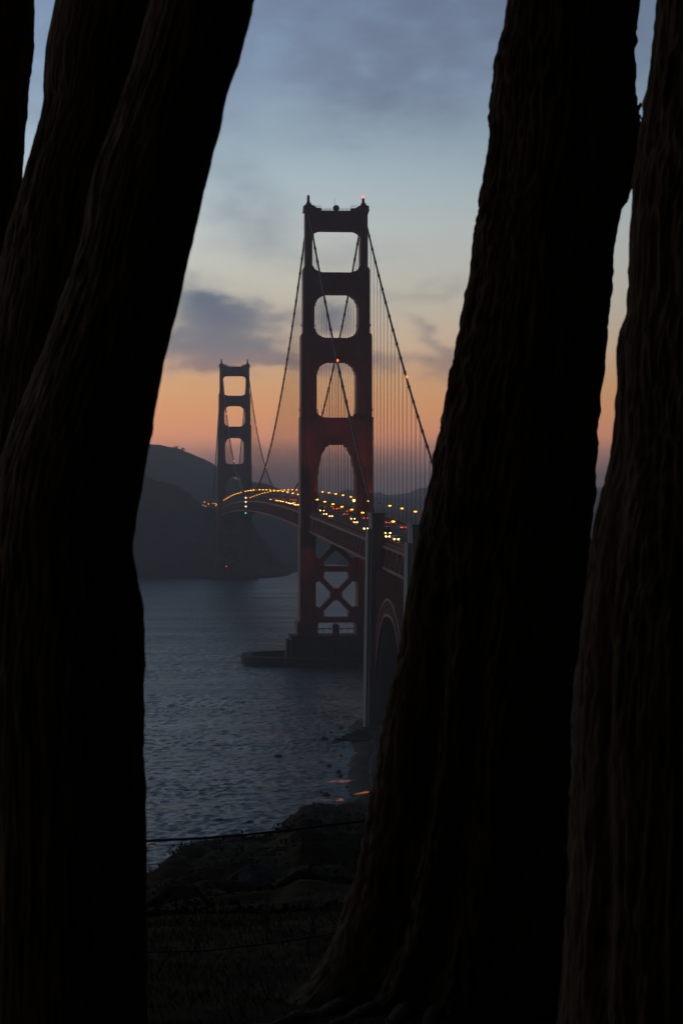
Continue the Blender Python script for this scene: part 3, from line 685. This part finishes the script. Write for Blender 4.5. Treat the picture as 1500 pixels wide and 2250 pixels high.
# lamps on the road round the headland beyond the bridge
for i, (px, py, D) in enumerate([(445,1110,2860),(451,1112,2830),(456,1114,2810),(461,1116,2795),(466,1118,2780),(449,1103,2990),(458,1107,2960),(468,1106,2930),(473,1106.5,2900),(478,1106,2880),(487,1105,2850)]):
    p = at(px, py, D); o = copy_tree(lampA)
    place(o, (p[0]-1.7, p[1], p[2]-7.4), 0, f'{ORD[i]} of the tiny lamps on the headland road beyond the farther tower', 'street lamp', 'lamps on the headland road')
# tall lamp with a brighter head beside the right shaft of the nearer tower
fl = empty('flood_lamp', P(-16, 7.6, deck(-16)), ANG, label='brightest yellow lamp on a post beside the right shaft of the nearer tower', cat='street lamp')
MB().lathe((0,0,0),[(.2,0),(.12,.6),(.08,6.6)],8).box(-.5,.5,-.15,.15,6.5,6.7).build('post', MAT['pole'], fl)
MB().ball((0,-.2,6.9),.62,10,8).build('lamp_lens', MAT['flood'], fl, smooth=True)
# traffic signal gantry lamps near the right shaft
for px in (821, 829): 
    pass
# real light from the nearest lamps on roadway and steel
def spot(loc, e, col=(1,.5,.13), size=150, aim=None, rad=.4, name='lamp_or_added_spot'):
    l = bpy.data.lights.new(name, 'SPOT'); l.energy = e; l.color = col; l.spot_size = math.radians(size); l.spot_blend = .6; l.shadow_soft_size = rad
    o = bpy.data.objects.new(name, l); C.objects.link(o); o.location = loc
    if aim is not None:
        from mathutils import Vector
        o.rotation_euler = (Vector(aim)-Vector(loc)).to_track_quat('-Z','Y').to_euler()
    return o
for s, side, lab, lit in spots:
    if lit and s < 700 and s != -366: spot(P(s, side*11.1, deck(s)+7.2), 420)
for (fx, fs_) in ((-9.0,-9.9),(16.9,-10.2)):
    spot(P(fs_-1.2, fx, deck(0)+.8), 3200, (1,.36,.08), 34, P(-8, fx, deck(0)+30), .2)
for sd in (-1, 1):     # tower lighting: faint sodium wash up and down both shafts
    spot(P(-30, sd*12.6, deck(0)+1), 7000, (1,.36,.14), 62, P(-8, sd*14, deck(0)+75), .5)
    spot(P(-30, sd*15, deck(0)-9.5), 900, (1,.40,.12), 75, P(-8, sd*14, 35), .5)

# ---------------------------------------------------------------- vehicles
def make_car(kind, pm):
    root = empty({'car':'car','van':'van','truck':'truck'}[kind])
    if kind == 'car': Lc, Wc, Hc, prof = 4.5, 1.8, 1.42, [(-2.25,.35),(-2.2,.8),(-1.2,.95),(-.55,1.4),(.9,1.42),(1.7,1.0),(2.2,.95),(2.25,.4)]
    elif kind == 'van': Lc, Wc, Hc, prof = 5.0, 2.0, 1.95, [(-2.5,.35),(-2.45,.95),(-1.7,1.1),(-1.1,1.9),(2.3,1.95),(2.5,1.5),(2.5,.4)]
    else: Lc, Wc, Hc, prof = 8.0, 2.4, 3.1, [(-4,.5),(-4,1.5),(-3.8,2.3),(-2.4,2.5),(-2.3,3.1),(4,3.1),(4,.6)]
    m = MB(); n = len(prof)
    def w(z): return Wc/2*(1 if z < 1.05 or kind == 'truck' else .84)
    pv = [(-w(z), y, z) for y, z in prof]+[(w(z), y, z) for y, z in prof]
    m.poly(pv, [tuple(reversed(range(n))), tuple(range(n,2*n))]+[(i,(i+1)%n,n+(i+1)%n,n+i) for i in range(n)])
    m.build('body', pm, root)
    y0, z0, y1, z1 = prof[2][0], prof[2][1]+.08, prof[3][0], prof[3][1]-.1
    MB().poly([(-Wc*.38,y0-.03,z0),(Wc*.38,y0-.03,z0),(Wc*.36,y1-.05,z1),(-Wc*.36,y1-.05,z1),(-Wc*.38,y0+.1,z0),(Wc*.38,y0+.1,z0),(Wc*.36,y1+.1,z1),(-Wc*.36,y1+.1,z1)],
              [(0,1,2,3),(7,6,5,4),(0,4,5,1),(1,5,6,2),(2,6,7,3),(3,7,4,0)]).build('windscreen', MAT['carglass'], root)
    for x in (-1,1):
        for y in (-Lc*.31, Lc*.31):
            t = MB(); r = .33 if kind != 'truck' else .48
            t.tube([(x*(Wc/2-.22),y,r),(x*(Wc/2+.01),y,r)], r, 14).build('wheel', MAT['tyre'], root)
        MB().ball((x*(Wc/2-.28),-Lc/2-.02,.72 if kind=='car' else .85), (.32,.12,.22), 10, 6).build('headlight', MAT['headl'], root, smooth=True)
        MB().box(x*(Wc/2-.28)-.26,x*(Wc/2-.28)+.26,Lc/2-.03,Lc/2+.06,.72,1.1).build('tail_light', MAT['taill'], root)
    return root
protos = {}
def solve(px, py, h):   # point of the roadway seen at a photo position
    best = None
    for s in np.arange(-470, 1500, 1.0):
        z = deck(s)+h
        # lateral offset that puts it in column px
        t = (px-CX)/F
        off = (t*(SY+s*ca)-SX+s*sa)/(ca-t*sa)
        Y = SY+off*sa+s*ca
        y = HY-(z-CZ)*F/Y
        e = abs(y-py)+max(0, abs(off)-8.6)*2
        if best is None or e < best[0]: best = (e, s, off)
    return best
HEAD = [(706,1122,'truck'),(713.5,1128.5,'car'),(726,1132,'car'),(774,1142.5,'van'),(780,1147,'car'),(802,1158,'car'),(849,1172,'truck'),(850,1180,'car'),(869,1188,'van'),
        (592,1098,'car'),(608,1101,'car'),(613,1101,'van'),(619,1102,'car'),(631,1104,'van'),(636,1104,'car'),(640,1106,'car'),(645,1106,'car'),(649,1109,'car'),(652,1108,'van'),(664,1107,'car')]
TAIL = [(709,1113,'van'),(731,1115,'car'),(735,1118,'van'),(745,1119,'car'),(759,1128,'car'),(766,1125,'car'),(802,1141,'van'),(850,1147.5,'car'),(886,1159,'car'),
        (694,1108,'car'),(602,1096,'car'),(612,1097,'car'),(623,1097,'van'),(640,1099,'car'),(648,1100,'car')]
ki = 0
placed = []
for li, (lst, away) in enumerate(((HEAD, False), (TAIL, True))):
    for i, (px, py, kind) in enumerate(sorted(lst, key=lambda q: -q[0])):
        e, s, off = solve(px, py, .75)
        lane = min((1.6,4.8,8.0), key=lambda q: abs(abs(off)-q)); 
        off = lane*(1 if away else -1)
        # keep the column: move along the road to where that lane crosses it
        t = (px-CX)/F
        # solve (SX+off*ca-s*sa) = t*(SY+off*sa+s*ca)
        s = (SX+off*ca-t*(SY+off*sa))/(sa+t*ca)
        s = max(-460, min(1500, s))
        while any(abs(s-q[0]) < 8.5 and abs(off-q[1]) < 2 for q in placed): s += 3
        placed.append((s, off))
        ci = ki % len(CARP); key = (kind, ci)
        if key not in protos: protos[key] = make_car(kind, CARP[ci]); o = protos[key]
        else: o = copy_tree(protos[key])
        ki += 1
        kn = {'car':'car','van':'van','truck':'truck'}[kind]
        o.location = P(s, off, deck(s)+.03)
        slope = math.atan((deck(s+1)-deck(s-1))/2)
        o.rotation_euler = ((slope, 0, ANG) if away is False else (-slope, 0, ANG+math.pi))
        if away: lab = f'{kn} driving away showing red tail lights, {ORD[i]} of the departing vehicles from the right'
        else: lab = f'{kn} coming with bright headlights, {ORD[i]} of the oncoming vehicles from the right'
        prop(o, lab, kn, 'vehicles on the bridge roadway')

# ---------------------------------------------------------------- far shore buildings
for (px, py, D, w, h, lab) in ((760,1236.5,3010,20,4.6,'long pale low building on the far shore seen between the legs of the nearer tower'),
                               (648,1246,2800,11,4.0,'small pale building on the far shore just left of the nearer tower')):
    p = at(px, py, D); b = empty('harbour_building', (p[0], p[1], p[2]-h/2), 0, label=lab, cat='building')
    MB().box(-w/2,w/2,-5,5,-3,h).build('wall', MAT['house'], b)
    MB().prism([(-w/2-.5,h),(w/2+.5,h),(w/2-1.5,h+1.6),(-w/2+1.5,h+1.6)],-5.6,5.6).build('roof', MAT['roof'], b)
    for k in range(int(w/3)): MB().box(-w/2+1.2+k*3,-w/2+2.4+k*3,-5.06,-5.0,1.2,2.6).build('window', MAT['carglass'], b)
# clump of trees on the ridge at the left
for i, (px, h, lab) in enumerate(((386,4.5,'left of the two tiny bushy trees on the left hill ridge'),(401,5,'right of the two tiny bushy trees on the left hill ridge'))):
    D = 3445; z = CZ+(HY-interp(px, [(365,981),(390,985),(430,1000)]))*D/F
    t = empty('ridge_tree', ((px-CX)*D/F, D, z-1), 0, label=lab, cat='tree', group='trees on the far ridge')
    MB().tube([(0,0,-1),(.2,0,h*.5),(1,0,h*.8)], [.5,.35,.15], 6).build('trunk', MAT['wood'], t)
    c = MB()
    for k in range(90):
        a = rng.uniform(0, 6.28); r = rng.uniform(0,5.5); q = (r*math.cos(a), r*math.sin(a), h*.6+rng.normal(0,.9)-r*.2)
        d1 = rng.normal(0,.6,3); d2 = rng.normal(0,.6,3); q = np.array(q)
        c.poly([q, q+d1, q+d1+d2, q+d2], [(0,1,2,3)])
    c.build('crown', MAT['leaf'], t)

# ---------------------------------------------------------------- rocks and shore things
def rock(px, py, wpx, hpx, lab, seed):
    D = F*CZ/(py-HY); x = (px-CX)*D/F; w = wpx*D/F/2; h = hpx*D/F
    th = np.linspace(0, 2*np.pi, 25)[:-1]; ph = np.linspace(0, np.pi/2, 9)
    T, H = np.meshgrid(th, ph)
    r = 1+.35*fbm(np.cos(T)*1.6+seed, np.sin(T)*1.6, H*2, 4)
    Pp = np.stack([w*r*np.cos(T)*np.cos(H), 1.8*w*r*np.sin(T)*np.cos(H), (h+.5)*np.sin(H)*r-.5], -1)
    o = grid_obj('sea_rock', Pp, MAT['rock'], close=True); o.location = (x, D, 0)
    prop(o, lab, 'rock', 'rocks standing in the shallows')
rock(611,1663,22,5,'small dark rock standing alone in open water left of the shore',1)
rock(549,1807,20,4,'low dark rock in the water just above the wire rope',2)
rock(705,1741,13,3,'small dark rock in the foam near the beach',3)
rock(748,1601,14,3,'dark rock just left of the foot of the concrete pylon',4)
rock(728,1610,12,2.5,'flat dark rock farthest left of the pylon foot',5)
rock(332,1925,14,9,'dark rock at the foot of the cliff beside the left trunk',6)
def outcrop(px, py, D, w, h, seed, lab):
    x, _, z = at(px, py, D); th = np.linspace(0, 2*np.pi, 61)[:-1]; ph = np.linspace(0, np.pi/2, 24)
    T, H = np.meshgrid(th, ph); r = 1+.10*fbm(np.cos(T)*1.5+seed, np.sin(T)*1.5, H*2, 5)+.012*fbm(np.cos(T)*9+seed, np.sin(T)*9, H*9, 2)
    Pp = np.stack([w*r*np.cos(T)*np.cos(H), 1.5*w*r*np.sin(T)*np.cos(H), (h+2)*np.sin(H)*r-2+.16*w*np.cos(T)*np.cos(H)], -1)
    o = grid_obj('rock_outcrop', Pp, MAT['outcrop'], close=True); o.location = (x, D, z); prop(o, lab, 'rock')
outcrop(545,1968,92,2.2,1.1,3,'smooth grey rock outcrop bulging from the dark slope below the cliff edge')
for i in range(9):
    Yr = 606+i*19+rng.uniform(-8,8); dx = rng.uniform(-9, 3.0); xr = float(coast(Yr))+dx; w = rng.uniform(.5, 1.5)
    pxr = CX+xr*F/Yr; rock(pxr, HY+F*CZ/Yr, 2*w*F/Yr, w*.8*F/Yr, f'dark wave-washed rock at the beach edge, {["first","second","third","fourth","fifth","sixth","seventh","eighth","ninth","tenth","eleventh","twelfth","thirteenth","fourteenth","fifteenth","sixteenth"][i]} from the near end', 30+i)
# stepped seawall below the pylon
sw = empty('seawall', at(790,1622,0) if False else (6.0, 765, 0), math.radians(-14), label='dark stepped seawall with pale edges at the foot of the concrete pylon', cat='seawall')
for k in range(6):
    MB().box(-4.5+1.0*k+(.5 if k % 2 else 0),34,-16+k*3.4,-16+(k+1)*3.4-.25,-3,1.0+.42*k).build('step', MAT['dconcrete'] if k % 2 else MAT['rock'], sw)
hr = empty('handrail', (9.0*.78, 783, 0), .5, label='thin white handrail leaning by the foot of the concrete pylon', cat='handrail')
MB().beam((-1.0,0,4.6),(1.4,0,2.6), .14, .14).build('rail', MAT['whitep'], hr); MB().beam((-1.0,0,-1),(-1,0,4.6), .1, .1).beam((1.4,0,-1),(1.4,0,2.6), .1, .1).build('post', MAT['whitep'], hr)
# small path lamp in the gap between the two right trunks
def shore_lamp(x, y, lab, e, aim, zl=6, size=40):
    z = float(land(x, y)); o = copy_tree(lampA); place(o, (x, y, max(z, 0)), math.pi, lab, 'street lamp', 'lamps along the shore path')
    spot((x-1.8, y, max(z,0)+7.2), e, (1,.42,.05), size, aim)
SHL = []
shore_lamp(1296*0+ (1296-CX)*420/F+1.7, 420, 'small orange lamp seen through the narrow gap between the two right trunks', 10, ((1296-CX)*420/F, 420, 0))
SHORE_LAMP = bpy.context.scene.collection.objects[-1]

# ---------------------------------------------------------------- foreground cypress trunks
def trunk(name, rows, D, label, valleys=(), bark_amp=.012, flute=.03, seed=0, depth=.9, ztop=None, base=None, ridge_n=5, crown_at=None):
    rows = sorted(rows)
    root = empty('cypress_tree', (0,0,0), 0, label=label, cat='tree', group='cypress trees framing the view')
    k = D/F
    ys = np.array([r[0] for r in rows], float); xl = np.array([r[1] for r in rows], float); xr = np.array([r[2] for r in rows], float)
    z = CZ+(HY-ys)*k
    zz = np.arange(z.min(), z.max(), .011)
    yy = HY-(zz-CZ)/k
    # smoothed interpolation of the two edges
    def sm(v):
        u = np.interp(yy, ys, v); n_ = 9; ker = np.hanning(n_+2)[1:-1]; ker /= ker.sum(); return np.convolve(np.pad(u, n_//2, 'edge'), ker, 'valid')
    XL, XR = sm(xl), sm(xr); xc = (XL+XR)/2; hw = (XR-XL)/2*k
    cx = (xc-CX)*k
    Q = 330 if hw.mean() < .6 else 400
    th = np.linspace(0, 2*np.pi, Q+1)[:-1]
    T, Z = np.meshgrid(th, zz); HW = hw[:,None]*np.ones_like(T)
    dep = np.minimum(HW*depth, .42+.25*HW)
    X0 = np.cos(T)*HW; Y0 = np.sin(T)*dep
    # long flutes, then stringy bark furrows
    fl_ = .6*flute*(np.cos(ridge_n*T+1.3*vnoise(Z*.5, 0, seed)*2+seed)+.6*np.cos((ridge_n+4)*T+Z*.9+seed*2))
    fl_ = fl_*(1-.75*np.abs(np.cos(T))**2)
    for (vp, wd, dp) in valleys:     # deep folds: photo column by row, angular width, depth
        vx = np.interp(yy, [q[0] for q in vp], [q[1] for q in vp]); vd = np.interp(yy, [q[0] for q in vp], [q[2] for q in vp])
        cu = np.clip((vx-xc)/((XR-XL)/2), -.98, .98); ta = 2*np.pi-np.arccos(cu)
        fl_ = fl_-dp*vd[:,None]*np.exp(-((T-ta[:,None])/wd)**2)
    ax = X0*1.0; ay = Y0*1.0
    wv = vnoise(Z*2.2, T*1.5, seed+3)*.05
    wv = wv*.5+.015*vnoise(ax*5, ay*5, Z*3.1, seed+9); b1 = vnoise((ax+wv)*24+seed, (ay+wv)*24, Z*1.7, seed); b2 = vnoise((ax+wv)*52, (ay+wv)*52, Z*5.5, seed+5); b3 = vnoise((ax+wv)*110, (ay+wv)*110, Z*9, seed+8)+.5*vnoise(ax*55, ay*55, Z*31, seed+2)
    patch = np.clip(.5+1.2*vnoise(ax*9, ay*9, Z*3.3, seed+31), 0, 1); bb = bark_amp*((-np.abs(b1)*1.5-np.abs(b2)*1.6)*(.45+.75*patch)+b3*.75+.35*np.round(patch*2)/2+.25)*(1+.3*vnoise(ax*4, ay*4, Z*1.7, seed+1))
    lump = .010*fbm(ax*3, ay*3, Z*2.0, 3, seed+11)
    R = 1+fl_
    nrm = np.stack([np.cos(T), np.sin(T)], -1)
    Xf = cx[:,None]+X0*R+nrm[...,0]*(bb+lump); Yf = D+Y0*R+nrm[...,1]*(bb+lump)
    grid_obj('trunk', np.stack([Xf, Yf, Z+0*T], -1), MAT['bark'], close=True, parent=root)
    # limbs and crown above the picture
    ztp = z.max(); c0 = np.array((cx[-1], D, ztp)); lean = np.array((cx[-1]-cx[-200], 0, zz[-1]-zz[-200])); lean /= np.linalg.norm(lean)
    lm = MB(); lv = MB(); r0 = hw[-1]
    lm.tube([c0-lean*.3, c0+lean*2.5, c0+lean*5+np.array((.3,.2,0)), c0+lean*8], [r0*.97, r0*.75, r0*.5, r0*.15], 12)
    rg = np.random.default_rng(seed+50)
    for q in range(9):
        a = rg.uniform(0, 6.28); st = c0+lean*rg.uniform(.8, 6); L2 = rg.uniform(2, 4.4)
        e = st+np.array((math.cos(a)*L2, math.sin(a)*L2, rg.uniform(.4,1.6)))
        if e[2] < CZ+(.24*max(e[1],1))+1.2: e[2] = CZ+.24*max(e[1],1)+1.4
        lm.tube([st, (st+e)/2+np.array((0,0,.3)), e], [r0*.3, r0*.2, .03], 7)
        for w_ in range(230):
            f = rg.uniform(.35, 1.15); ctr = st+(e-st)*f+rg.normal(0, .75, 3)*np.array((1,1,.45))+np.array((0,0,.3))
            if ctr[2] < CZ+.24*max(ctr[1],0)+1.0: continue
            d1 = rg.normal(0,.20,3); d2 = rg.normal(0,.20,3)
            lv.poly([ctr, ctr+d1, ctr+d1+d2, ctr+d2], [(0,1,2,3)])
    lm.build('limbs', MAT['bark'], root, smooth=True); lv.build('crown', MAT['leaf'], root)
    return root
TL = trunk('a', [(-700,-170,110),(-100,-190,80),(0,-200,76),(100,-205,72),(220,-212,64),(320,-220,53),(380,-230,50),(500,-250,44),(650,-270,20),(900,-300,0),(1300,-320,10),(2500,-380,60)], 11.0,
      'black trunk at the far left edge, leftmost of the cypresses', seed=2, flute=.012, bark_amp=.006)
TB = trunk('b', [(-700,260,520),(-100,140,420),(0,124,400),(60,112,380),(110,102,360),(180,100,350),(230,98,340),(270,88,330),(330,70,320),(370,55,310),(400,48,300),(500,20,290),(600,-5,280),(700,-30,270),(1000,-60,250),(1500,-90,240),(2500,-130,260)], 9.2,
      'leaning dark trunk on the left, between the far left trunk and the broad leaning trunk', seed=5, flute=.012, bark_amp=.006)
TC = trunk('c', [(-800,560,860),(-300,430,690),(-100,352,592),(0,330,556),(50,316,546),(90,305,538),(150,290,520),(200,270,500),(250,253,488),(300,235,478),(350,212,462),(400,198,452),(450,190,440),(520,180,424),(590,160,408),(640,140,400),(700,120,385),(780,90,365),(850,60,348),(900,40,340),(960,20,330),(1010,0,322),(1080,-15,308),(1150,-28,297),(1210,-35,290),(1260,-40,300),(1300,-45,308),(1350,-50,315),(1400,-55,319),(1500,-60,318),(1600,-60,316),(1700,-60,316),(1850,-60,320),(1950,-60,321),(2100,-60,325),(2250,-60,324),(2560,-80,345)], 7.0,
      'broad black leaning trunk on the left, nearest the open water', seed=9, flute=.010, depth=.8, bark_amp=.0055)
TD = trunk('d', [(-700,1130,1360),(-100,1118,1398),(0,1112,1402),(60,1104,1397),(130,1090,1394),(200,1083,1394),(240,1077,1402),(270,1076,1407),(330,1071,1404),(390,1062,1398),(420,1058,1386),(450,1054,1372),(480,1050,1360),(560,1040,1346),(590,1036,1343),(640,1028,1340),(690,1016,1338),(750,1005,1335),(800,996,1328),(860,982,1320),(930,966,1314),(1000,954,1310),(1060,944,1306),(1140,928,1296),(1200,914,1292),(1250,904,1288),(1310,893,1282),(1370,885,1275),(1420,879,1270),(1480,866,1262),(1550,850,1256),(1620,838,1252),(1690,828,1250),(1760,812,1248),(1820,802,1248),(1880,790,1250),(1930,778,1252),(1990,758,1256),(2050,738,1262),(2100,716,1270),(2150,684,1280),(2200,640,1292),(2240,590,1305),(2290,520,1330),(2400,420,1380)], 10.0,
      'massive trunk right of the bridge with a deep fold and flaring roots', seed=13, flute=.03, bark_amp=.013, depth=.85,
      valleys=(([(900,960,0),(1150,965,.1),(1300,950,.6),(1450,925,1),(1650,905,1),(1900,850,1),(2050,810,1),(2200,720,.9),(2400,600,.8)], .26, .34),
               ([(1000,1080,0),(1300,1055,.6),(1500,1030,.8),(1800,1010,.9),(2100,930,1),(2250,860,1)], .2, .2),
               ([(1200,1150,0),(1700,1130,.7),(2250,1080,.9)], .25, .12)))
TE = trunk('e', [(-700,1520,1830),(-100,1462,1800),(0,1447,1790),(60,1440,1788),(150,1430,1785),(220,1420,1782),(290,1411,1780),(350,1402,1778),(400,1393,1776),(480,1386,1774),(560,1380,1772),(690,1374,1770),(720,1364,1770),(760,1356,1769),(800,1354,1768),(850,1358,1768),(880,1352,1767),(950,1350,1766),(1000,1344,1766),(1050,1334,1764),(1100,1322,1762),(1150,1311,1762),(1200,1303,1760),(1300,1290,1760),(1400,1280,1760),(1500,1270,1760),(1600,1260,1760),(1750,1254,1762),(1900,1250,1765),(2100,1240,1772),(2250,1225,1780),(2500,1200,1800)], 7.8,
      'dark trunk at the right edge with a pale vertical ridge', seed=21, flute=.016, bark_amp=.009,
      valleys=(([(900,1380,0),(1200,1330,.8),(1500,1305,1),(1900,1300,1),(2250,1290,.8)], .12, .12),))
# broken stubs on the right of the massive trunk
def stub(px, py, D, segs, par, lab=None):
    m = MB()
    for (dx, dy, ex, ey, r) in segs:
        a = at(px+dx, py+dy, D); b = at(px+ex, py+ey, D); mid = ((a[0]+b[0])/2, D-.02, (a[2]+b[2])/2+.004); m.tube([a, mid, b], [r, r*.75, r*.25], 6)
    m.build('broken_twig', MAT['bark'], par)
stub(1400,240,9.95,[(-12,6,4,-4,.012),(2,-2,9,-14,.009),(0,-4,12,-6,.007),(-10,20,6,12,.012),(0,14,9,22,.008),(3,0,6,-16,.005)], TD)
stub(1372,436,9.95,[(-12,-14,4,2,.012),(-2,-4,6,8,.008)], TD)
stub(1090,128,9.95,[(10,-6,-3,10,.008)], TD); stub(1038,585,9.95,[(10,-4,-3,6,.008)], TD)
# surface roots spreading from the massive trunk
def root_line(pts, r0):
    q = []
    for px, D in pts:
        x = (px-CX)*D/F; q.append((x, D, float(land(x, D))+.03))
    n_ = len(q); return q, [r0*(1-.75*i/(n_-1)) for i in range(n_)]
for pts, r in (([(770,9.8),(700,9.35),(640,9.15),(560,8.95),(480,8.85),(400,8.8)], .055),([(830,9.6),(760,9.2),(700,8.85),(640,8.6)], .05),([(900,9.5),(850,9.0),(820,8.7),(800,8.4)], .05),([(720,10.0),(640,10.0),(560,10.2),(500,10.3)], .035),([(960,9.5),(940,9.1),(920,8.7),(925,8.4)], .045)):
    q, rr = root_line(pts, r)
    qa = np.array(q); tt = np.linspace(0, len(q)-1, 40); qq = np.stack([np.interp(tt, range(len(q)), qa[:,i]) for i in range(3)], 1)
    ker = np.hanning(9); ker /= ker.sum(); qq = np.stack([np.convolve(np.pad(qq[:,i], 4, 'edge'), ker, 'valid') for i in range(3)], 1)
    qq[:,2] += .012*vnoise(tt*2.3, 0, 4)-.045; qq[:,0] += .03*vnoise(tt*1.3, 3, r*90)
    MB().tube(qq, np.interp(tt, range(len(q)), rr)*(1+.15*vnoise(tt*3, 1, 2)), 12).build('surface_root', MAT['bark'], TD, smooth=True)

# ---------------------------------------------------------------- wire fence between the trunks
fn = empty('wire_fence', (0,0,0), 0, label='two sagging strands of dark wire rope strung between posts behind the trunks', cat='fence')
def strand(pts, D, r):
    p = [at(x, y, D) for x, y in pts]; a = np.array(p); t = np.linspace(0, len(p)-1, 60)
    from_ = np.stack([np.interp(t, range(len(p)), a[:,i]) for i in range(3)], 1)
    MB().tube(from_, r, 6).build('wire_rope', MAT['wire'], fn, smooth=True)
strand([(-260,1854),(100,1853),(320,1849),(450,1842),(550,1834),(650,1823),(750,1810),(850,1797),(1000,1775),(1150,1750)], 12.5, .0072)
strand([(-260,2075),(100,2092),(320,2093),(450,2090),(600,2073),(700,2058),(780,2042),(900,2015),(1150,1950)], 12.5, .005)
for px, y0 in ((-260,1835),(1150,1720)):
    p = at(px, y0, 12.5); zg = float(land(p[0], 12.5))
    MB().lathe((p[0],12.53,zg-.3),[(.055,0),(.05,(p[2]-zg)+.3),(.03,(p[2]-zg)+.33)],10).build('post', MAT['wood'], fn)
# ---------------------------------------------------------------- dry shrubs and a leaning dead branch on the slope
def shrub(px, D, h, n_, seed, lab):
    rg = np.random.default_rng(seed); x = (px-CX)*D/F; z = float(land(x, D)); t = empty('dry_shrub', (x, D, z), 0, label=lab, cat='shrub', group='bare shrubs on the slope')
    m = MB(); lf = MB()
    for k in range(n_):
        a = rg.uniform(0, 6.28); l = h*rg.uniform(.5, 1); p = np.zeros(3); pts = [p.copy()]; d = np.array((math.cos(a)*.35, math.sin(a)*.35, 1.))
        for q in range(6): d = d+rg.normal(0, .22, 3); d[2] = max(d[2], .3); p = p+d/np.linalg.norm(d)*l/6; pts.append(p.copy())
        m.tube(pts, list(np.linspace(.004+.001*h, .0012, 7)), 5)
        for q in range(3, 7):
            e = pts[q]+rg.normal(0, .12*h, 3)+np.array((0,0,.04)); m.tube([pts[q-1], e], [.0022, .001], 4)
            for _ in range(3):
                c = e+rg.normal(0,.02,3); d1 = rg.normal(0,.005,3); d2 = rg.normal(0,.005,3); lf.poly([c,c+d1,c+d1+d2,c+d2],[(0,1,2,3)])
    m.build('stems', MAT['twig'], t); lf.build('leaves', MAT['grass'], t)
shrub(690,13.8,.26,9,1,'pale bare shrub in the middle of the slope left of the roots')
shrub(585,14.8,.22,8,2,'thin twiggy shrub on the slope below the grey boulder patch')
shrub(755,14.2,.3,9,3,'bare shrub close to the left of the massive trunk')
shrub(420,13,.16,7,4,'low twiggy shrub near the broad left trunk')
br = empty('fallen_branch', at(440,1968,24), 0, label='dark crooked dead branch lying on the slope below the cliff edge', cat='branch')
q = [at(x, y, 24) for x, y in ((408,1945),(425,1950),(440,1966),(455,1984),(472,1994),(500,2000))]
q = [(a-br.location[0], b-br.location[1], c-br.location[2]) for a, b, c in q]
MB().tube(q, [.008,.02,.026,.028,.022,.01], 8).build('limb', MAT['bark'], br, smooth=True)
# grass and litter near the camera
gm = MB(); n_ = 34000
yy_ = rng.uniform(7.5, 17, n_)**1.0; xx_ = rng.uniform(-2.2, 1.4, n_); cl_ = fbm(xx_*1.4, yy_*1.4, 7, 3); keep = cl_ > rng.uniform(-.45, .35, n_)
xx_ = xx_[keep]; yy_ = yy_[keep]; zz_ = land(xx_, yy_)
for x, y, z in zip(xx_, yy_, zz_):
    h = rng.uniform(.012, .05); a = rng.uniform(0, 6.28); w = .0013; dx, dy = rng.normal(0, .35*h, 2)
    gm.poly([(x-w*math.cos(a),y-w*math.sin(a),z-.01),(x+w*math.cos(a),y+w*math.sin(a),z-.01),(x+dx*.5+w*.5,y+dy*.5,z+h*.6),(x+dx,y+dy,z+h)], [(0,1,2,3)])
gm.build('grass', MAT['grass'], kind='stuff')

sc = MB(); n_ = 22000
yy_ = 17*np.exp(rng.uniform(0, math.log(520/17), n_)); tt_ = rng.uniform(-.115, .035, n_); xx_ = tt_*yy_
k_ = (fbm(xx_*.3, yy_*.12, 5, 3) > rng.uniform(-.35, .3, n_)) & (yy_ < interp(CX+tt_*F, YDED)+3); xx_ = xx_[k_]; yy_ = yy_[k_]; zz_ = land(xx_, yy_)
for x, y, z in zip(xx_, yy_, zz_):
    r = min(.03+.0018*y, .35)*rng.uniform(.3, 1.1)
    for _ in range(4):
        c = np.array((x, y, z))+rng.normal(0, r*.6, 3)*np.array((1.3,1,.45))+np.array((0,0,r*.25)); d1 = rng.normal(0, r*.38, 3); d2 = rng.normal(0, r*.38, 3)
        sc.poly([c, c+d1, c+d1+d2, c+d2], [(0,1,2,3)])
sc.build('scrub', MAT['scrub'], kind='stuff')
# added spots without any lamp, making warm glow patches on the shore
def pool(px, py, D, e, col, size):
    x = (px-CX)*D/F; z = max(float(land(x, D)), 0); spot((x+5, D+1, z+5.5), e, col, size, (x, D, z), .2)
pool(800,1742,612, 26000, (1,.36,.02), 24)
pool(748,1716,642, 1300, (1,.25,.12), 50)
pool(738,1766,600, 1500, (1,.25,.08), 40)

# ---------------------------------------------------------------- haze
HZ = bpy.data.materials.new('evening_haze'); HZ.use_nodes = True; t = HZ.node_tree
for n_ in list(t.nodes):
    if n_.type == 'BSDF_PRINCIPLED': t.nodes.remove(n_)
pv = t.nodes.new('ShaderNodeVolumePrincipled'); pv.inputs['Color'].default_value = (.92,.90,.95,1); pv.inputs['Density'].default_value = .00018; pv.inputs['Anisotropy'].default_value = .55
t.links.new(pv.outputs[0], t.nodes['Material Output'].inputs['Volume'])
MB().box(-4000, 4500, -80, 11500, -8, 236).build('haze', HZ, kind='stuff')
